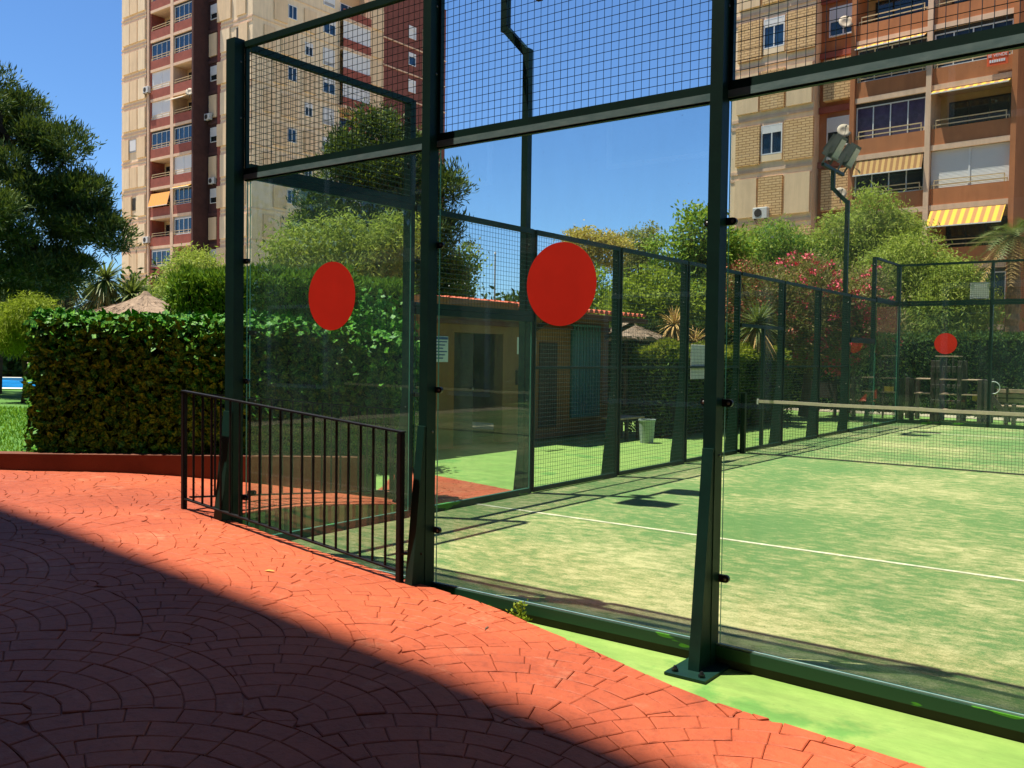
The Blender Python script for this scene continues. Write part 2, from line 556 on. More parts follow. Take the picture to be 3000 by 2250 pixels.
M = dict(
    green=paint_green(), chip=chipped_green(), galv=galv(),
    pave=red_paving('red_stamped_concrete'), mortar=red_paving('red_stamped_concrete_joint', 0.7),
    gconc=green_concrete(), turf=turfmat(),
    line=plain('worn_court_line', (0.52, 0.50, 0.34), 0.95, .35, 9, bmp=.6),
    wire=plain('dark_green_wire', (0.010, 0.035, 0.026), 0.45, .2, 20),
    black=plain('black_iron', (0.007, 0.007, 0.008), 0.55, .3, 14, bmp=.2, spec=.2),
    clamp=plain('black_steel_clamp', (0.008, 0.009, 0.010), 0.35),
    chrome=plain('bright_bolt', (0.20, 0.20, 0.19), 0.4, .1, metal=.8),
    disc=plain('red_vinyl', (0.68, 0.026, 0.011), 0.42, .10, 2.5, spec=.3, bmp=.05, bscale=12),
    glass=glassmat('court_glass', (0.948, 0.985, 0.978), 0.033),
    gedge=plain('glass_edge', (0.10, 0.33, 0.26), 0.2),
    white=plain('white_enamel', (0.75, 0.75, 0.72), 0.5, .08),
    band=plain('faded_net_tape', (0.62, 0.52, 0.40), 0.85, .12, 12),
    netm=plain('black_net_cord', (0.012, 0.016, 0.013), 0.7),
    lamp=plain('grey_floodlight', (0.055, 0.065, 0.06), 0.5),
    lampg=plain('floodlight_glass', (0.25, 0.28, 0.27), 0.12),
    # buildings
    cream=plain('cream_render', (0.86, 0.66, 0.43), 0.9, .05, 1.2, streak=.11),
    creamd=plain('cream_panel', (0.78, 0.56, 0.34), 0.9, .06, 1.0, streak=.11),
    buff=brickmat('buff_brick', (0.76, 0.50, 0.24), (0.68, 0.43, 0.19), (0.32, 0.17, 0.07), 1.0, 0, .45, .14),
    shadebr=plain('shaded_red_brown_brick', (0.075, 0.030, 0.026), 0.95, .2, 2.0),  # darker copy of the red-brown brick: shade put into the colour
    browns=plain('brown_brick', (0.19, 0.060, 0.045), 0.95, .2, 2.0),
    redbr=plain('red_brown_brick', (0.30, 0.078, 0.052), 0.9, .16, 2.0, bmp=.2, bscale=14),
    brown=plain('brown_parapet_render', (0.47, 0.170, 0.062), 0.9, .1, 1.5, streak=.11),
    pink=plain('pink_band_render', (0.74, 0.50, 0.34), 0.9, .08, 1.5, streak=.11),
    dark=plain('dark_interior', (0.035, 0.030, 0.026), 0.9),
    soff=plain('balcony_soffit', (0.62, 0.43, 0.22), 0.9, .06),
    shut=slatmat('white_roller_shutter', (0.70, 0.68, 0.66)),
    shutg=slatmat('grey_roller_shutter', (0.36, 0.35, 0.35)),
    alu=plain('white_window_frame', (0.72, 0.72, 0.72), 0.4, .06),
    pane=plain('window_glass', (0.010, 0.035, 0.075), 0.06, .5, 1.5, spec=.8),
    paned=plain('dark_window_glass', (0.012, 0.018, 0.020), 0.08, .5, 1.5, spec=.7),
    curt=plain('purple_curtain', (0.055, 0.035, 0.085), 0.7, .35, 5),
    rail=plain('pale_painted_rail', (0.62, 0.45, 0.24), 0.5, .1),
    ayel=stripemat('yellow_striped_canvas', (0.78, 0.43, 0.035), (0.42, 0.19, 0.055), 0.36),
    atan=stripemat('tan_striped_canvas', (0.52, 0.31, 0.10), (0.30, 0.14, 0.045), 0.28),
    aora=stripemat('orange_striped_canvas', (0.80, 0.36, 0.04), (0.62, 0.27, 0.10), 0.30),
    orange=plain('orange_sign', (0.75, 0.10, 0.02), 0.5, .05),
    binm=plain('pale_teal_plastic', (0.36, 0.45, 0.42), 0.5, .06),
    dishm=plain('dusty_dish', (0.42, 0.35, 0.26), 0.7, .1),
    ac=plain('aircon_case', (0.62, 0.60, 0.56), 0.5, .06),
    hut=plain('ochre_render', (0.27, 0.120, 0.040), 0.9, .14, 1.1, streak=.2, bmp=.2, bscale=25),
    tile=plain('red_roof_tile', (0.56, 0.115, 0.05), 0.8, .25, 5),
    teal=plain('faded_teal_door', (0.055, 0.16, 0.20), 0.6, .15),
    bluesign=plain('blue_print', (0.05, 0.10, 0.30), 0.6),
    greensign=plain('green_print', (0.04, 0.20, 0.10), 0.6),
    paper=plain('white_paper', (0.72, 0.74, 0.76), 0.7, .05),
    kerb=plain('orange_kerb_render', (0.13, 0.038, 0.016), 0.85, .2, 3, bmp=.35),
    sand=plain('bare_sandy_cement', (0.42, 0.27, 0.11), 0.95, .3, 9, bmp=.5),
    conc=plain('grey_concrete', (0.33, 0.32, 0.28), 0.9, .15, 2, bmp=.3),
    thatch=plain('dry_thatch', (0.25, 0.18, 0.125), 1.0, .4, 9, bmp=1.0, bscale=40),
    wood=plain('dark_stained_timber', (0.040, 0.028, 0.020), 0.75, .35, 7, bmp=.4),
    woodp=plain('weathered_sunlit_plank', (0.42, 0.28, 0.19), 0.85, .25, 8, bmp=.4),
    bark=plain('brown_bark', (0.10, 0.065, 0.042), 1.0, .4, 6, bmp=.8, bscale=25),
    palmbark=plain('palm_trunk', (0.34, 0.19, 0.10), 1.0, .35, 9, bmp=1.0, bscale=22),
    soil=plain('dry_ground', (0.36, 0.30, 0.20), 1.0, .25, .8, bmp=.4),
    lawn=plain('lawn_base', (0.065, 0.17, 0.022), 1.0, .35, 2.5),
    grass=leafmat('grass_blades', (0.07, 0.21, 0.02), (0.14, 0.30, 0.035), trans=.4),
    coping=plain('white_pool_coping', (0.68, 0.66, 0.58), 0.8, .1),
    pooltile=plain('blue_pool_lining', (0.02, 0.20, 0.50), 0.4, .12, 3),
    water=plain('pool_water', (0.012, 0.20, 0.52), 0.25, .25, 1.2, spec=.25, bmp=.3, bscale=4),
    redplastic=plain('red_playground_panel', (0.55, 0.045, 0.025), 0.4, .1),
    yelplastic=plain('yellow_playground_panel', (0.50, 0.36, 0.05), 0.5, .1),
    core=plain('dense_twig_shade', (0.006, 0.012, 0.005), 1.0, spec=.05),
    # foliage
    ivy=leafmat('ivy_leaf', (0.007, 0.075, 0.009), (0.022, 0.150, 0.014), .5, 5, 0.0, (0.165, 0.37, 0.026)),
    pine=leafmat('pine_needles', (0.022, 0.070, 0.034), (0.058, 0.118, 0.036), .6, 0.9, .12, (0.125, 0.175, 0.042)),
    cyp=leafmat('cypress_sprays', (0.045, 0.125, 0.018), (0.12, 0.23, 0.022), .6, 2.0, .22),
    lime=leafmat('lime_shrub_leaf', (0.16, 0.23, 0.020), (0.24, 0.30, 0.030), .6, 2.0, .4),
    pepper=leafmat('pepper_tree_leaf', (0.19, 0.28, 0.050), (0.33, 0.40, 0.07), .6, .9, .42, (0.44, 0.47, 0.10)),
    broad=leafmat('compound_leaf', (0.07, 0.21, 0.040), (0.18, 0.34, 0.05), .5, 1.2, .42, (0.38, 0.42, 0.06)),
    gold=leafmat('yellowing_leaf', (0.34, 0.27, 0.06), (0.50, 0.38, 0.10), .6, 1.0, .4),
    olive=leafmat('olive_leaf', (0.13, 0.17, 0.05), (0.25, 0.25, 0.08), .6, 1.2, .3),
    dkhedge=leafmat('dark_hedge_leaf', (0.018, 0.046, 0.010), (0.042, 0.082, 0.014), .65, 2.5, .15, (0.075, 0.13, 0.02)),
    sunhedge=leafmat('sunlit_hedge_leaf', (0.12, 0.17, 0.016), (0.26, 0.27, 0.025), .6, 2.0, .35),
    olean=leafmat('oleander_leaf', (0.11, 0.14, 0.045), (0.23, 0.22, 0.07), .5, 2.0, .3, (0.38, 0.26, 0.12)),
    pinkfl=plain('pink_blossom', (0.75, 0.085, 0.14), 0.7, .25, 8),
    rustfl=plain('rust_seed_heads', (0.36, 0.10, 0.045), 0.8, .3, 8),
    frond=leafmat('palm_frond', (0.045, 0.085, 0.025), (0.11, 0.15, 0.04), .45, 3, .2, (0.26, 0.27, 0.10)),
    dryfrond=leafmat('dry_palm_frond', (0.34, 0.21, 0.085), (0.48, 0.31, 0.12), .8, 3, .2),
)

# ------------------------------------------------------------------ setting: ground, paving, court, lawn, pool
def struct(name, mb, mat, parent=None):
    o = mb.build(name, mat, parent)
    if parent is None:
        o['kind'] = 'structure'
    return o


struct('ground', MB().box(-600, 600, -600, 900, -0.30, -0.16), M['soil'])


def sm(a, b, x):
    t = min(1, max(0, (x - a) / (b - a)))
    return t * t * (3 - 2 * t)


_hx = [(-30, .40), (-4, .37), (-1.3, .335), (-0.5, .295), (0.0, .255), (1.0, .16), (2.0, .08), (3.0, .015), (4.4, -.02), (60, -.02)]


_kx = [(-40, .02), (-.5, .025), (1.2, .06), (2.5, .055), (3.2, .035), (4.35, -.055), (6, -.075), (60, -.075)]


def pave_z(x, y):
    for (a, za), (b, zb) in zip(_hx, _hx[1:]):
        if x <= b:
            z = za + (zb - za) * (x - a) / (b - a)
            break
    else:
        z = -.02
    if y < -.2:
        k = 0.0
        for (a, ka), (b, kb) in zip(_kx, _kx[1:]):
            if a <= x <= b:
                k = ka + (kb - ka) * (x - a) / (b - a)
        y0 = -.2 - .62 * sm(2.6, 6.0, x)
        z += k * min(1.0, max(0.0, y0 - y) / (1.35 + y0))
    if y > 0:
        z = -.02 + (z + .02) * (1 - sm(0.2, 3.6, y))
    return z


KD = Vector((0.783, 0.622))            # direction of the kerb and the ivy hedge
KN = Vector((0.622, -0.783))           # towards the camera
K0 = Vector((-3.50, -0.30))


def kerb_pt(s, off=0.0):
    p = K0 + KD * s + KN * off
    return p.x, p.y


_rim = [(-0.14, -0.14), (2.55, -0.135), (2.8, -0.17), (3.3, -0.30), (4.17, -0.56), (5.0, -0.67), (5.9, -0.78), (8, -1.05), (16, -1.9)]


def in_paving(x, y):
    if y < -5.56 or x < -16 or x > 13:
        return False
    v = Vector((x, y)) - K0
    if v.dot(KN) < 0.02 and v.dot(KD) < 3.62:
        return False
    if x < -0.14:
        return y < 4.08 + .24 * (-.14 - x) and x > -2.7 or v.dot(KN) >= 0.02 and y < 3.35
    for (a, ya), (b, yb) in zip(_rim, _rim[1:]):
        if a <= x <= b:
            return y < ya + (yb - ya) * (x - a) / (b - a)
    return False


def paving_base():
    """joint layer: a fine grid clipped to the paved area, with a skirt"""
    st = 0.1
    mb = MB()
    idx = {}

    def snap(x, y):
        return x, y
    xs = np.arange(-14, 13, st)
    ys = np.arange(-5.55, 4.9, st)
    for i, x in enumerate(xs):
        for j, y in enumerate(ys):
            cs = [(x, y), (x + st, y), (x + st, y + st), (x, y + st)]
            ins = [in_paving(*c) for c in cs]
            if not any(ins):
                continue
            q = []
            for (cx, cy), ok in zip(cs, ins):
                if not ok:                      # pull the corner back on to the edge
                    tx, ty = [c for c, k in zip(cs, ins) if k][0]
                    lo, hi = 0.0, 1.0
                    for _ in range(8):
                        m_ = (lo + hi) / 2
                        if in_paving(tx + (cx - tx) * m_, ty + (cy - ty) * m_):
                            lo = m_
                        else:
                            hi = m_
                    cx, cy = tx + (cx - tx) * lo, ty + (cy - ty) * lo
                    q.append((round(cx, 4), round(cy, 4)))
                else:
                    q.append((round(cx, 4), round(cy, 4)))
            f = []
            for c in q:
                if c not in idx:
                    idx[c] = len(mb.v)
                    mb.v.append((c[0], c[1], pave_z(*c) - 0.009))
                if idx[c] not in f:
                    f.append(idx[c])
            if len(f) > 2:
                mb.f.append(tuple(f))
                mb.m.append(0)
    # skirt along open edges
    cnt = {}
    for f in mb.f:
        for a, b in zip(f, f[1:] + f[:1]):
            cnt[(a, b)] = 1
    low = {}

    def lowv(i):
        if i not in low:
            low[i] = len(mb.v)
            x, y, z = mb.v[i]
            mb.v.append((x, y, -0.2))
        return low[i]
    for (a, b) in list(cnt):
        if (b, a) not in cnt:
            mb.f.append((b, a, lowv(a), lowv(b)))
            mb.m.append(1)
    return mb


PAVE = paving_base().build('paving', [M['mortar'], M['gconc']])
PAVE['kind'] = 'structure'


def fan_stones():
    """fish-scale fans of concentric blocks; returns [(poly, area)]"""
    r_ = random.Random(3)
    RR, ring, gap = 0.96, 0.12, 0.0020
    ang = R(18)
    ex = Vector((math.cos(ang), math.sin(ang)))
    ey = Vector((-math.sin(ang), math.cos(ang)))
    O = Vector((2.0, -2.0))
    out = []
    inv = lambda p: ((p - O).dot(ex), (p - O).dot(ey))
    for j in range(-26, 26):
        for i in range(-12, 12):
            c = Vector(((2 * i + (j % 2)) * RR, j * RR * .5))
            w = O + ex * c.x + ey * c.y
            if not (-12.5 < w.x < 11.5 and -6.5 < w.y < 5.2):
                continue
            cov = [Vector((c.x - RR, c.y - RR * .5)), Vector((c.x + RR, c.y - RR * .5)), Vector((c.x, c.y - RR))]
            k = 0
            r1 = RR
            while r1 > 0.06:
                w_ = ring * r_.uniform(.9, 1.1)
                r0 = max(0.0, r1 - w_)
                if r0 < 0.07:
                    r0 = 0.0
                rm = (r0 + r1) / 2
                # only the part of the ring above the neighbouring fans is worth cutting
                n = max(3, int(round(2 * math.pi * rm / 0.18)))
                th0 = r_.uniform(0, 6.28)
                edges = [th0 + 2 * math.pi * (q + r_.uniform(-.16, .16)) / n for q in range(n)]
                edges.append(edges[0] + 2 * math.pi)
                for a0, a1 in zip(edges, edges[1:]):
                    poly = []
                    ns = 3
                    g1 = gap / max(r1, .05)
                    g0 = gap / max(r0, .05)
                    for s in range(ns + 1):
                        t = a0 + g1 + (a1 - a0 - 2 * g1) * s / ns
                        rr = r1 - gap + r_.uniform(-.003, .003)
                        poly.append(Vector((c.x + rr * math.cos(t), c.y + rr * math.sin(t))))
                    if r0 > 0:
                        for s in range(2, -1, -1):
                            t = a0 + g0 + (a1 - a0 - 2 * g0) * s / 2
                            poly.append(Vector((c.x + (r0 + gap) * math.cos(t), c.y + (r0 + gap) * math.sin(t))))
                    else:
                        poly.append(c.copy())
                    for cc in cov:
                        rad = RR + gap
                        res = []
                        for p, q in zip(poly, poly[1:] + poly[:1]):
                            pi, qi = (p - cc).length < rad, (q - cc).length < rad
                            if not pi:
                                res.append(p)
                            if pi != qi:
                                lo, hi = (p, q) if pi else (q, p)
                                for _ in range(14):
                                    m_ = (lo + hi) / 2
                                    if (m_ - cc).length < rad:
                                        lo = m_
                                    else:
                                        hi = m_
                                res.append((lo + hi) / 2)
                        poly = res
                        if len(poly) < 3:
                            break
                    if len(poly) < 3:
                        continue
                    ar = 0.5 * sum(p.x * q.y - q.x * p.y for p, q in zip(poly, poly[1:] + poly[:1]))
                    if ar < 0.0022:
                        continue
                    wp = [O + ex * p.x + ey * p.y for p in poly]
                    fl = [in_paving(p.x, p.y) for p in wp]
                    if not any(fl):
                        continue
                    if not all(fl):                 # cut the block along the edge of the paving
                        res = []
                        m2 = len(wp)
                        for q_ in range(m2):
                            p, pn, fi, fj = wp[q_], wp[(q_ + 1) % m2], fl[q_], fl[(q_ + 1) % m2]
                            if fi:
                                res.append(p)
                            if fi != fj:
                                lo, hi = (p, pn) if fi else (pn, p)
                                for _ in range(12):
                                    m_ = (lo + hi) / 2
                                    if in_paving(m_.x, m_.y):
                                        lo = m_
                                    else:
                                        hi = m_
                                res.append(lo)
                        wp = res
                        if len(wp) < 3 or 0.5 * sum(p.x * q.y - q.x * p.y for p, q in zip(wp, wp[1:] + wp[:1])) < .0006:
                            continue
                    out.append((wp, ar))
                r1 = r0
                k += 1
    return out


def stone_geo(poly, r_):
    n = len(poly)
    g = sum(poly, Vector((0, 0))) / n
    dz = r_.uniform(-.0016, .0016)
    tx, ty = r_.uniform(-.012, .012), r_.uniform(-.012, .012)
    top, mid, bot = [], [], []
    for p in poly:
        d = p - g
        L = max(d.length, 1e-4)
        q = g + d * max(0.3, 1 - 0.006 / L)
        z = pave_z(p.x, p.y)
        top.append((q.x, q.y, pave_z(q.x, q.y) + dz + tx * d.x + ty * d.y))
        mid.append((p.x, p.y, z + dz - .0035 + tx * d.x + ty * d.y))
        bot.append((p.x, p.y, z - .018))
    vs = top + mid + bot
    fs = [tuple(range(n))]
    for b in (0, n):
        for i in range(n):
            fs.append((b + n + i, b + n + (i + 1) % n, b + (i + 1) % n, b + i))
    return vs, fs


def lay_paving():
    r_ = random.Random(5)
    st = fan_stones()
    cp = Vector(CAM)
    sc_ = []
    for k, (poly, ar) in enumerate(st):
        g = sum(poly, Vector((0, 0))) / len(poly)
        d = Vector((g.x, g.y, pave_z(g.x, g.y))) - cp
        zc = d.dot(_f)
        vis = zc > 0.3 and abs(d.dot(_r) / zc) < .55 and abs(d.dot(_u) / zc) < .415
        sc_.append((ar * 1.6 / d.length ** 3 if vis else 0, k))
    sc_.sort(reverse=True)
    big = {k for _, k in sc_[:300]}
    rest = MB()
    for k, (poly, ar) in enumerate(st):
        vs, fs = stone_geo(poly, r_)
        if k in big:
            MB().add(vs, fs).build('paving_stone', M['pave'], PAVE)
        else:
            rest.add(vs, fs)
    o = rest.build('paving_stones', M['pave'], PAVE)
    o['kind'] = 'stuff'


lay_paving()

# green concrete apron all round the court, a sheet with a slight fall
mb = MB()
mb.prism([(x, y - .05) for x, y in _rim] + [(16, -.02), (-.14, -.02)], -.15, -.05)
mb.box(-5.6, -0.16, -0.3, -0.021, -0.15, -0.05)
mb.box(-5.6, -0.02, -0.02, 24.2, -0.15, -0.045)
mb.box(-0.02, 14, 20.06, 24.2, -0.15, -0.045)
struct('apron', mb, M['gconc'])

def worn_edge():
    mb = MB()
    r_ = random.Random(8)
    pts = []
    for (xa, ya), (xb, yb) in zip(_rim[1:], _rim[2:]):
        n = max(2, int((xb - xa) / .06))
        for i in range(n):
            f = i / n
            pts.append((xa + (xb - xa) * f, ya + (yb - ya) * f))
    for (xa, ya), (xb, yb) in zip(pts, pts[1:]):
        w0, w1 = .018 + .02 * r_.random(), .018 + .02 * r_.random()
        z = -.0465
        mb.add([(xa, ya - .02, z), (xb, yb - .02, z), (xb, yb + w1, z), (xa, ya + w0, z)], [(0, 1, 2, 3)])
    return mb


ap = bpy.data.objects['apron']
worn_edge().build('worn_edge', M['sand'], ap)
turf = MB().prism([(-0.02, -0.02), (4.075, -0.02), (10.02, -0.35), (10.02, 20.06), (-0.02, 20.06)], -0.15, 0.0).build('court_turf', M['turf'])
turf['kind'] = 'structure'
MB().box(0.0, 10.0, 2.93, 2.98, 0.0005, 0.0045).build('court_line', M['line'], turf)
MB().box(0.0, 10.0, 17.02, 17.07, 0.0005, 0.0045).build('court_line', M['line'], turf)

# kerb with raised bed and lawn behind it
kerb = MB()
a, b = kerb_pt(-16), kerb_pt(3.6)
c, d = kerb_pt(3.6, -0.22), kerb_pt(-16, -0.22)
kerb.prism([a, b, c, d], -0.1, 0.53)
kerb = kerb.build('kerb', M['kerb'])
kerb['kind'] = 'structure'
lawn = MB()
lawn.prism([kerb_pt(-16, -.22), kerb_pt(3.6, -.22), kerb_pt(3.6, -1.2), kerb_pt(0.2, -2.2), kerb_pt(0.2, -9.0), kerb_pt(-6, -17.2), kerb_pt(-30, -17.2), kerb_pt(-30, -.22)], -0.16, 0.40)
lawn.prism([kerb_pt(-1.99, -17.2), kerb_pt(2, -17.2), kerb_pt(2, -28.5), kerb_pt(-1.99, -28.5)], -0.16, 0.32)
lawn.prism([kerb_pt(0.2, -9.0), kerb_pt(2, -9.0), kerb_pt(2, -17.2), kerb_pt(-6, -17.2)], -0.16, 0.32)
lawn.prism([kerb_pt(-30, -28.5), kerb_pt(10, -28.5), kerb_pt(10, -60), kerb_pt(-30, -60)], -0.16, 0.38)
lawn = lawn.build('lawn', M['lawn'])
lawn['kind'] = 'structure'

# pool: coping, lining, water
pool = MB()
pool.prism([kerb_pt(-30, -17.2), kerb_pt(-2, -17.2), kerb_pt(-2, -17.9), kerb_pt(-30, -17.9)], -0.16, 0.44)
pool.prism([kerb_pt(-30, -27.9), kerb_pt(-2, -27.9), kerb_pt(-2, -28.5), kerb_pt(-30, -28.5)], -0.16, 0.42)
pool = pool.build('pool_coping', M['coping'])
pool['kind'] = 'structure'
pl = MB().prism([kerb_pt(-30, -17.9), kerb_pt(-2, -17.9), kerb_pt(-2, -27.9), kerb_pt(-30, -27.9)], -0.16, -0.1).build('pool_floor', M['pooltile'])
pl['kind'] = 'structure'


def pool_water():
    V, F = [], []
    n, m_ = 80, 30
    for i in range(n + 1):
        for j in range(m_ + 1):
            s, t = -30 + 28 * i / n, -17.9 - 10 * j / m_
            x, y = kerb_pt(s, t)
            V.append((x, y, 0.30 + 0.012 * math.sin(s * 3.1 + t * 1.7) + .01 * math.sin(t * 4.3 - s)))
    for i in range(n):
        for j in range(m_):
            a_ = i * (m_ + 1) + j
            F.append((a_, a_ + 1, a_ + m_ + 2, a_ + m_ + 1))
    o = np_mesh('water', np.array(V), np.array(F), M['water'])
    o['kind'] = 'structure'


pool_water()

# grass blades on the strip of lawn in view
def grass():
    r_ = np.random.default_rng(4)
    n = 26000
    s = r_.uniform(-7.5, 0.3, n)
    t = -0.24 - 9 * r_.random(n) ** 1.6
    x = K0.x + KD.x * s + KN.x * t
    y = K0.y + KD.y * s + KN.y * t
    h = r_.uniform(.03, .075, n)
    a_ = r_.uniform(0, 6.28, n)
    w = .006 + .004 * np.abs(t) / 3
    V = np.zeros((n, 3, 3))
    V[:, 0] = np.stack([x - w * np.cos(a_), y - w * np.sin(a_), np.full(n, .398)], 1)
    V[:, 1] = np.stack([x + w * np.cos(a_), y + w * np.sin(a_), np.full(n, .398)], 1)
    V[:, 2] = np.stack([x + r_.normal(0, .02, n), y + r_.normal(0, .02, n), .4 + h], 1)
    o = np_mesh('grass', V.reshape(-1, 3), np.arange(3 * n).reshape(n, 3), M['grass'])
    tag(o, 'short green grass on the lawn behind the kerb', 'grass', kind='stuff')


grass()

exec_parts = []
# ------------------------------------------------------------------ court enclosure
def bolt(mb, p, n, r=0.012, h=0.012, m=0):
    p, n = Vector(p), Vector(n).normalized()
    mb.tube([p, p + n * h * .7, p + n * h], [r, r, r * .5], 6, m)


def post(parent, x, y, out, z1, plate=True, ztop=None, base=0.0, w=0.07, dep=0.085, name='post'):
    """steel post with a wedge-shaped outer buttress; out = outward unit vector"""
    o = Vector((out[0], out[1], 0))
    s = Vector((-o.y, o.x, 0))
    c = Vector((x, y, 0))

    def P(a, d, z):
        q = c + s * a + o * d
        return (q.x, q.y, z)
    mb = MB()
    h = w / 2
    # main tube: slightly deeper above 3 m where the mesh frame bolts on
    mb.add([P(-h, -.005, base), P(h, -.005, base), P(h, dep, base), P(-h, dep, base), P(-h, -.005, z1), P(h, -.005, z1), P(h, dep, z1), P(-h, dep, z1)],
           [(0, 3, 2, 1), (4, 5, 6, 7), (0, 1, 5, 4), (1, 2, 6, 5), (2, 3, 7, 6), (3, 0, 4, 7)])
    # fine seam line down the middle of the tube sides
    pm = mb.build(name, M['green'], parent)
    bt = MB()
    g = h - .004
    bt.add([P(-g, dep + .001, base), P(g, dep + .001, base), P(g, dep + .135, base), P(-g, dep + .135, base),
            P(-g, dep + .001, 1.12), P(g, dep + .001, 1.12), P(g, dep + .016, 1.12), P(-g, dep + .016, 1.12)],
           [(0, 3, 2, 1), (4, 5, 6, 7), (0, 1, 5, 4), (1, 2, 6, 5), (2, 3, 7, 6), (3, 0, 4, 7)])
    bt.build('buttress', M['green'], pm)
    if plate:
        pb = MB()
        zb = base - .012
        vs = [P(-.115, .0, zb), P(.115, .0, zb), P(.115, dep + .24, zb), P(-.115, dep + .24, zb)]
        pb.add(vs + [(v[0], v[1], v[2] + .014) for v in vs], [(0, 3, 2, 1), (4, 5, 6, 7), (0, 1, 5, 4), (1, 2, 6, 5), (2, 3, 7, 6), (3, 0, 4, 7)])
        pb.build('base_plate', M['green'], pm)
        for aa in (-.075, .075):
            for dd in (dep + .195,):
                bb = MB()
                q = P(aa, dd, zb + .014)
                bb.tube([q, (q[0], q[1], q[2] + .016)], .017, 6)
                bb.tube([(q[0], q[1], q[2] + .016), (q[0], q[1], q[2] + .030)], [.013, .007], 8)
                bb.build('bolt', M['clamp'], pm)
    sc = MB()
    for zz in (1.08, z1 - .62, z1 - .18):
        q = P(h, dep * .35, zz)
        bolt(sc, q, s, .008, .008)
        q = P(-h, dep * .35, zz)
        bolt(sc, q, -s, .008, .008)
    sc.build('screws', M['chrome'], pm)['kind'] = 'stuff'
    return pm


def mesh_panel(parent, p, q, z0, z1, step=0.05, r=0.0021, off=0.0):
    """welded wire mesh between two plan points"""
    mb = MB()
    p, q = Vector((p[0], p[1])), Vector((q[0], q[1]))
    L = (q - p).length
    d = (q - p) / L
    nrm = Vector((-d.y, d.x))
    n = int(L / step)
    for i in range(n + 1):
        c = p + d * (i * step + (L - n * step) / 2)
        mb.wire((c.x, c.y, z0), (c.x, c.y, z1), r)
    m_ = int((z1 - z0) / step)
    for j in range(m_ + 1):
        z = z0 + j * step + ((z1 - z0) - m_ * step) / 2
        a_ = p + nrm * 2 * r
        b_ = q + nrm * 2 * r
        mb.wire((a_.x, a_.y, z), (b_.x, b_.y, z), r)
    o = mb.build('mesh_panel', M['wire'], parent)
    o['kind'] = 'stuff'
    return o


def glass_pane(parent, p, q, z0, z1, th=0.012):
    p, q = Vector((p[0], p[1])), Vector((q[0], q[1]))
    d = (q - p).normalized()
    n = Vector((-d.y, d.x)) * th / 2
    vs = []
    for z in (z0, z1):
        for c in (p - n, q - n, q + n, p + n):
            vs.append((c.x, c.y, z))
    mb = MB()
    mb.add(vs, [(0, 1, 5, 4), (2, 3, 7, 6)], 0)
    mb.add(vs, [(0, 3, 2, 1), (4, 5, 6, 7), (1, 2, 6, 5), (3, 0, 4, 7)], 1)
    return mb.build('glass_pane', [M['glass'], M['gedge']], parent)


def disc(parent, c, r, n, label=None):
    c, n = Vector(c), Vector(n)
    s = Vector((-n.y, n.x, 0))
    mb = MB()
    k = 64
    vs = []
    for t in (0.0005, 0.0015):
        vs += [tuple(c + n * t + r * (math.cos(2 * math.pi * i / k) * s + math.sin(2 * math.pi * i / k) * Vector((0, 0, 1)))) for i in range(k)]
    fs = [tuple(range(k - 1, -1, -1)), tuple(range(k, 2 * k))] + [(i, (i + 1) % k, k + (i + 1) % k, k + i) for i in range(k)]
    mb.add(vs, fs)
    return mb.build('red_disc', M['disc'], parent)


def clamp(parent, c, s, n):
    """black rounded glass clamp with two bolts: c at the post edge, s along the pane, n outward"""
    c, s, n = Vector(c), Vector(s), Vector(n)
    mb = MB()
    k = 8
    prof = [(-.02, -.020), (.038, -.020)]
    for i in range(1, k):
        t = -math.pi / 2 + math.pi * i / k
        prof.append((.038 + .020 * math.cos(t), .020 * math.sin(t)))
    prof += [(.038, .020), (-.02, .020)]
    vs = []
    for t in (0.007, 0.026):
        vs += [tuple(c + s * a_ + Vector((0, 0, b_)) + n * t) for a_, b_ in prof]
    m_ = len(prof)
    mb.add(vs, [tuple(range(m_ - 1, -1, -1)), tuple(range(m_, 2 * m_))] + [(i, (i + 1) % m_, m_ + (i + 1) % m_, m_ + i) for i in range(m_)])
    o = mb.build('clamp', M['clamp'], parent)
    bb = MB()
    bolt(bb, c + s * .036 + n * .026, n, .009, .008)
    bb.build('bolt', M['chrome'], o)
    return o


def hrail(parent, p, q, z, w, h, mat, name='rail'):
    mb = MB()
    mb.beam((p[0], p[1], z), (q[0], q[1], z), w, h)
    return mb.build(name, M[mat], parent)


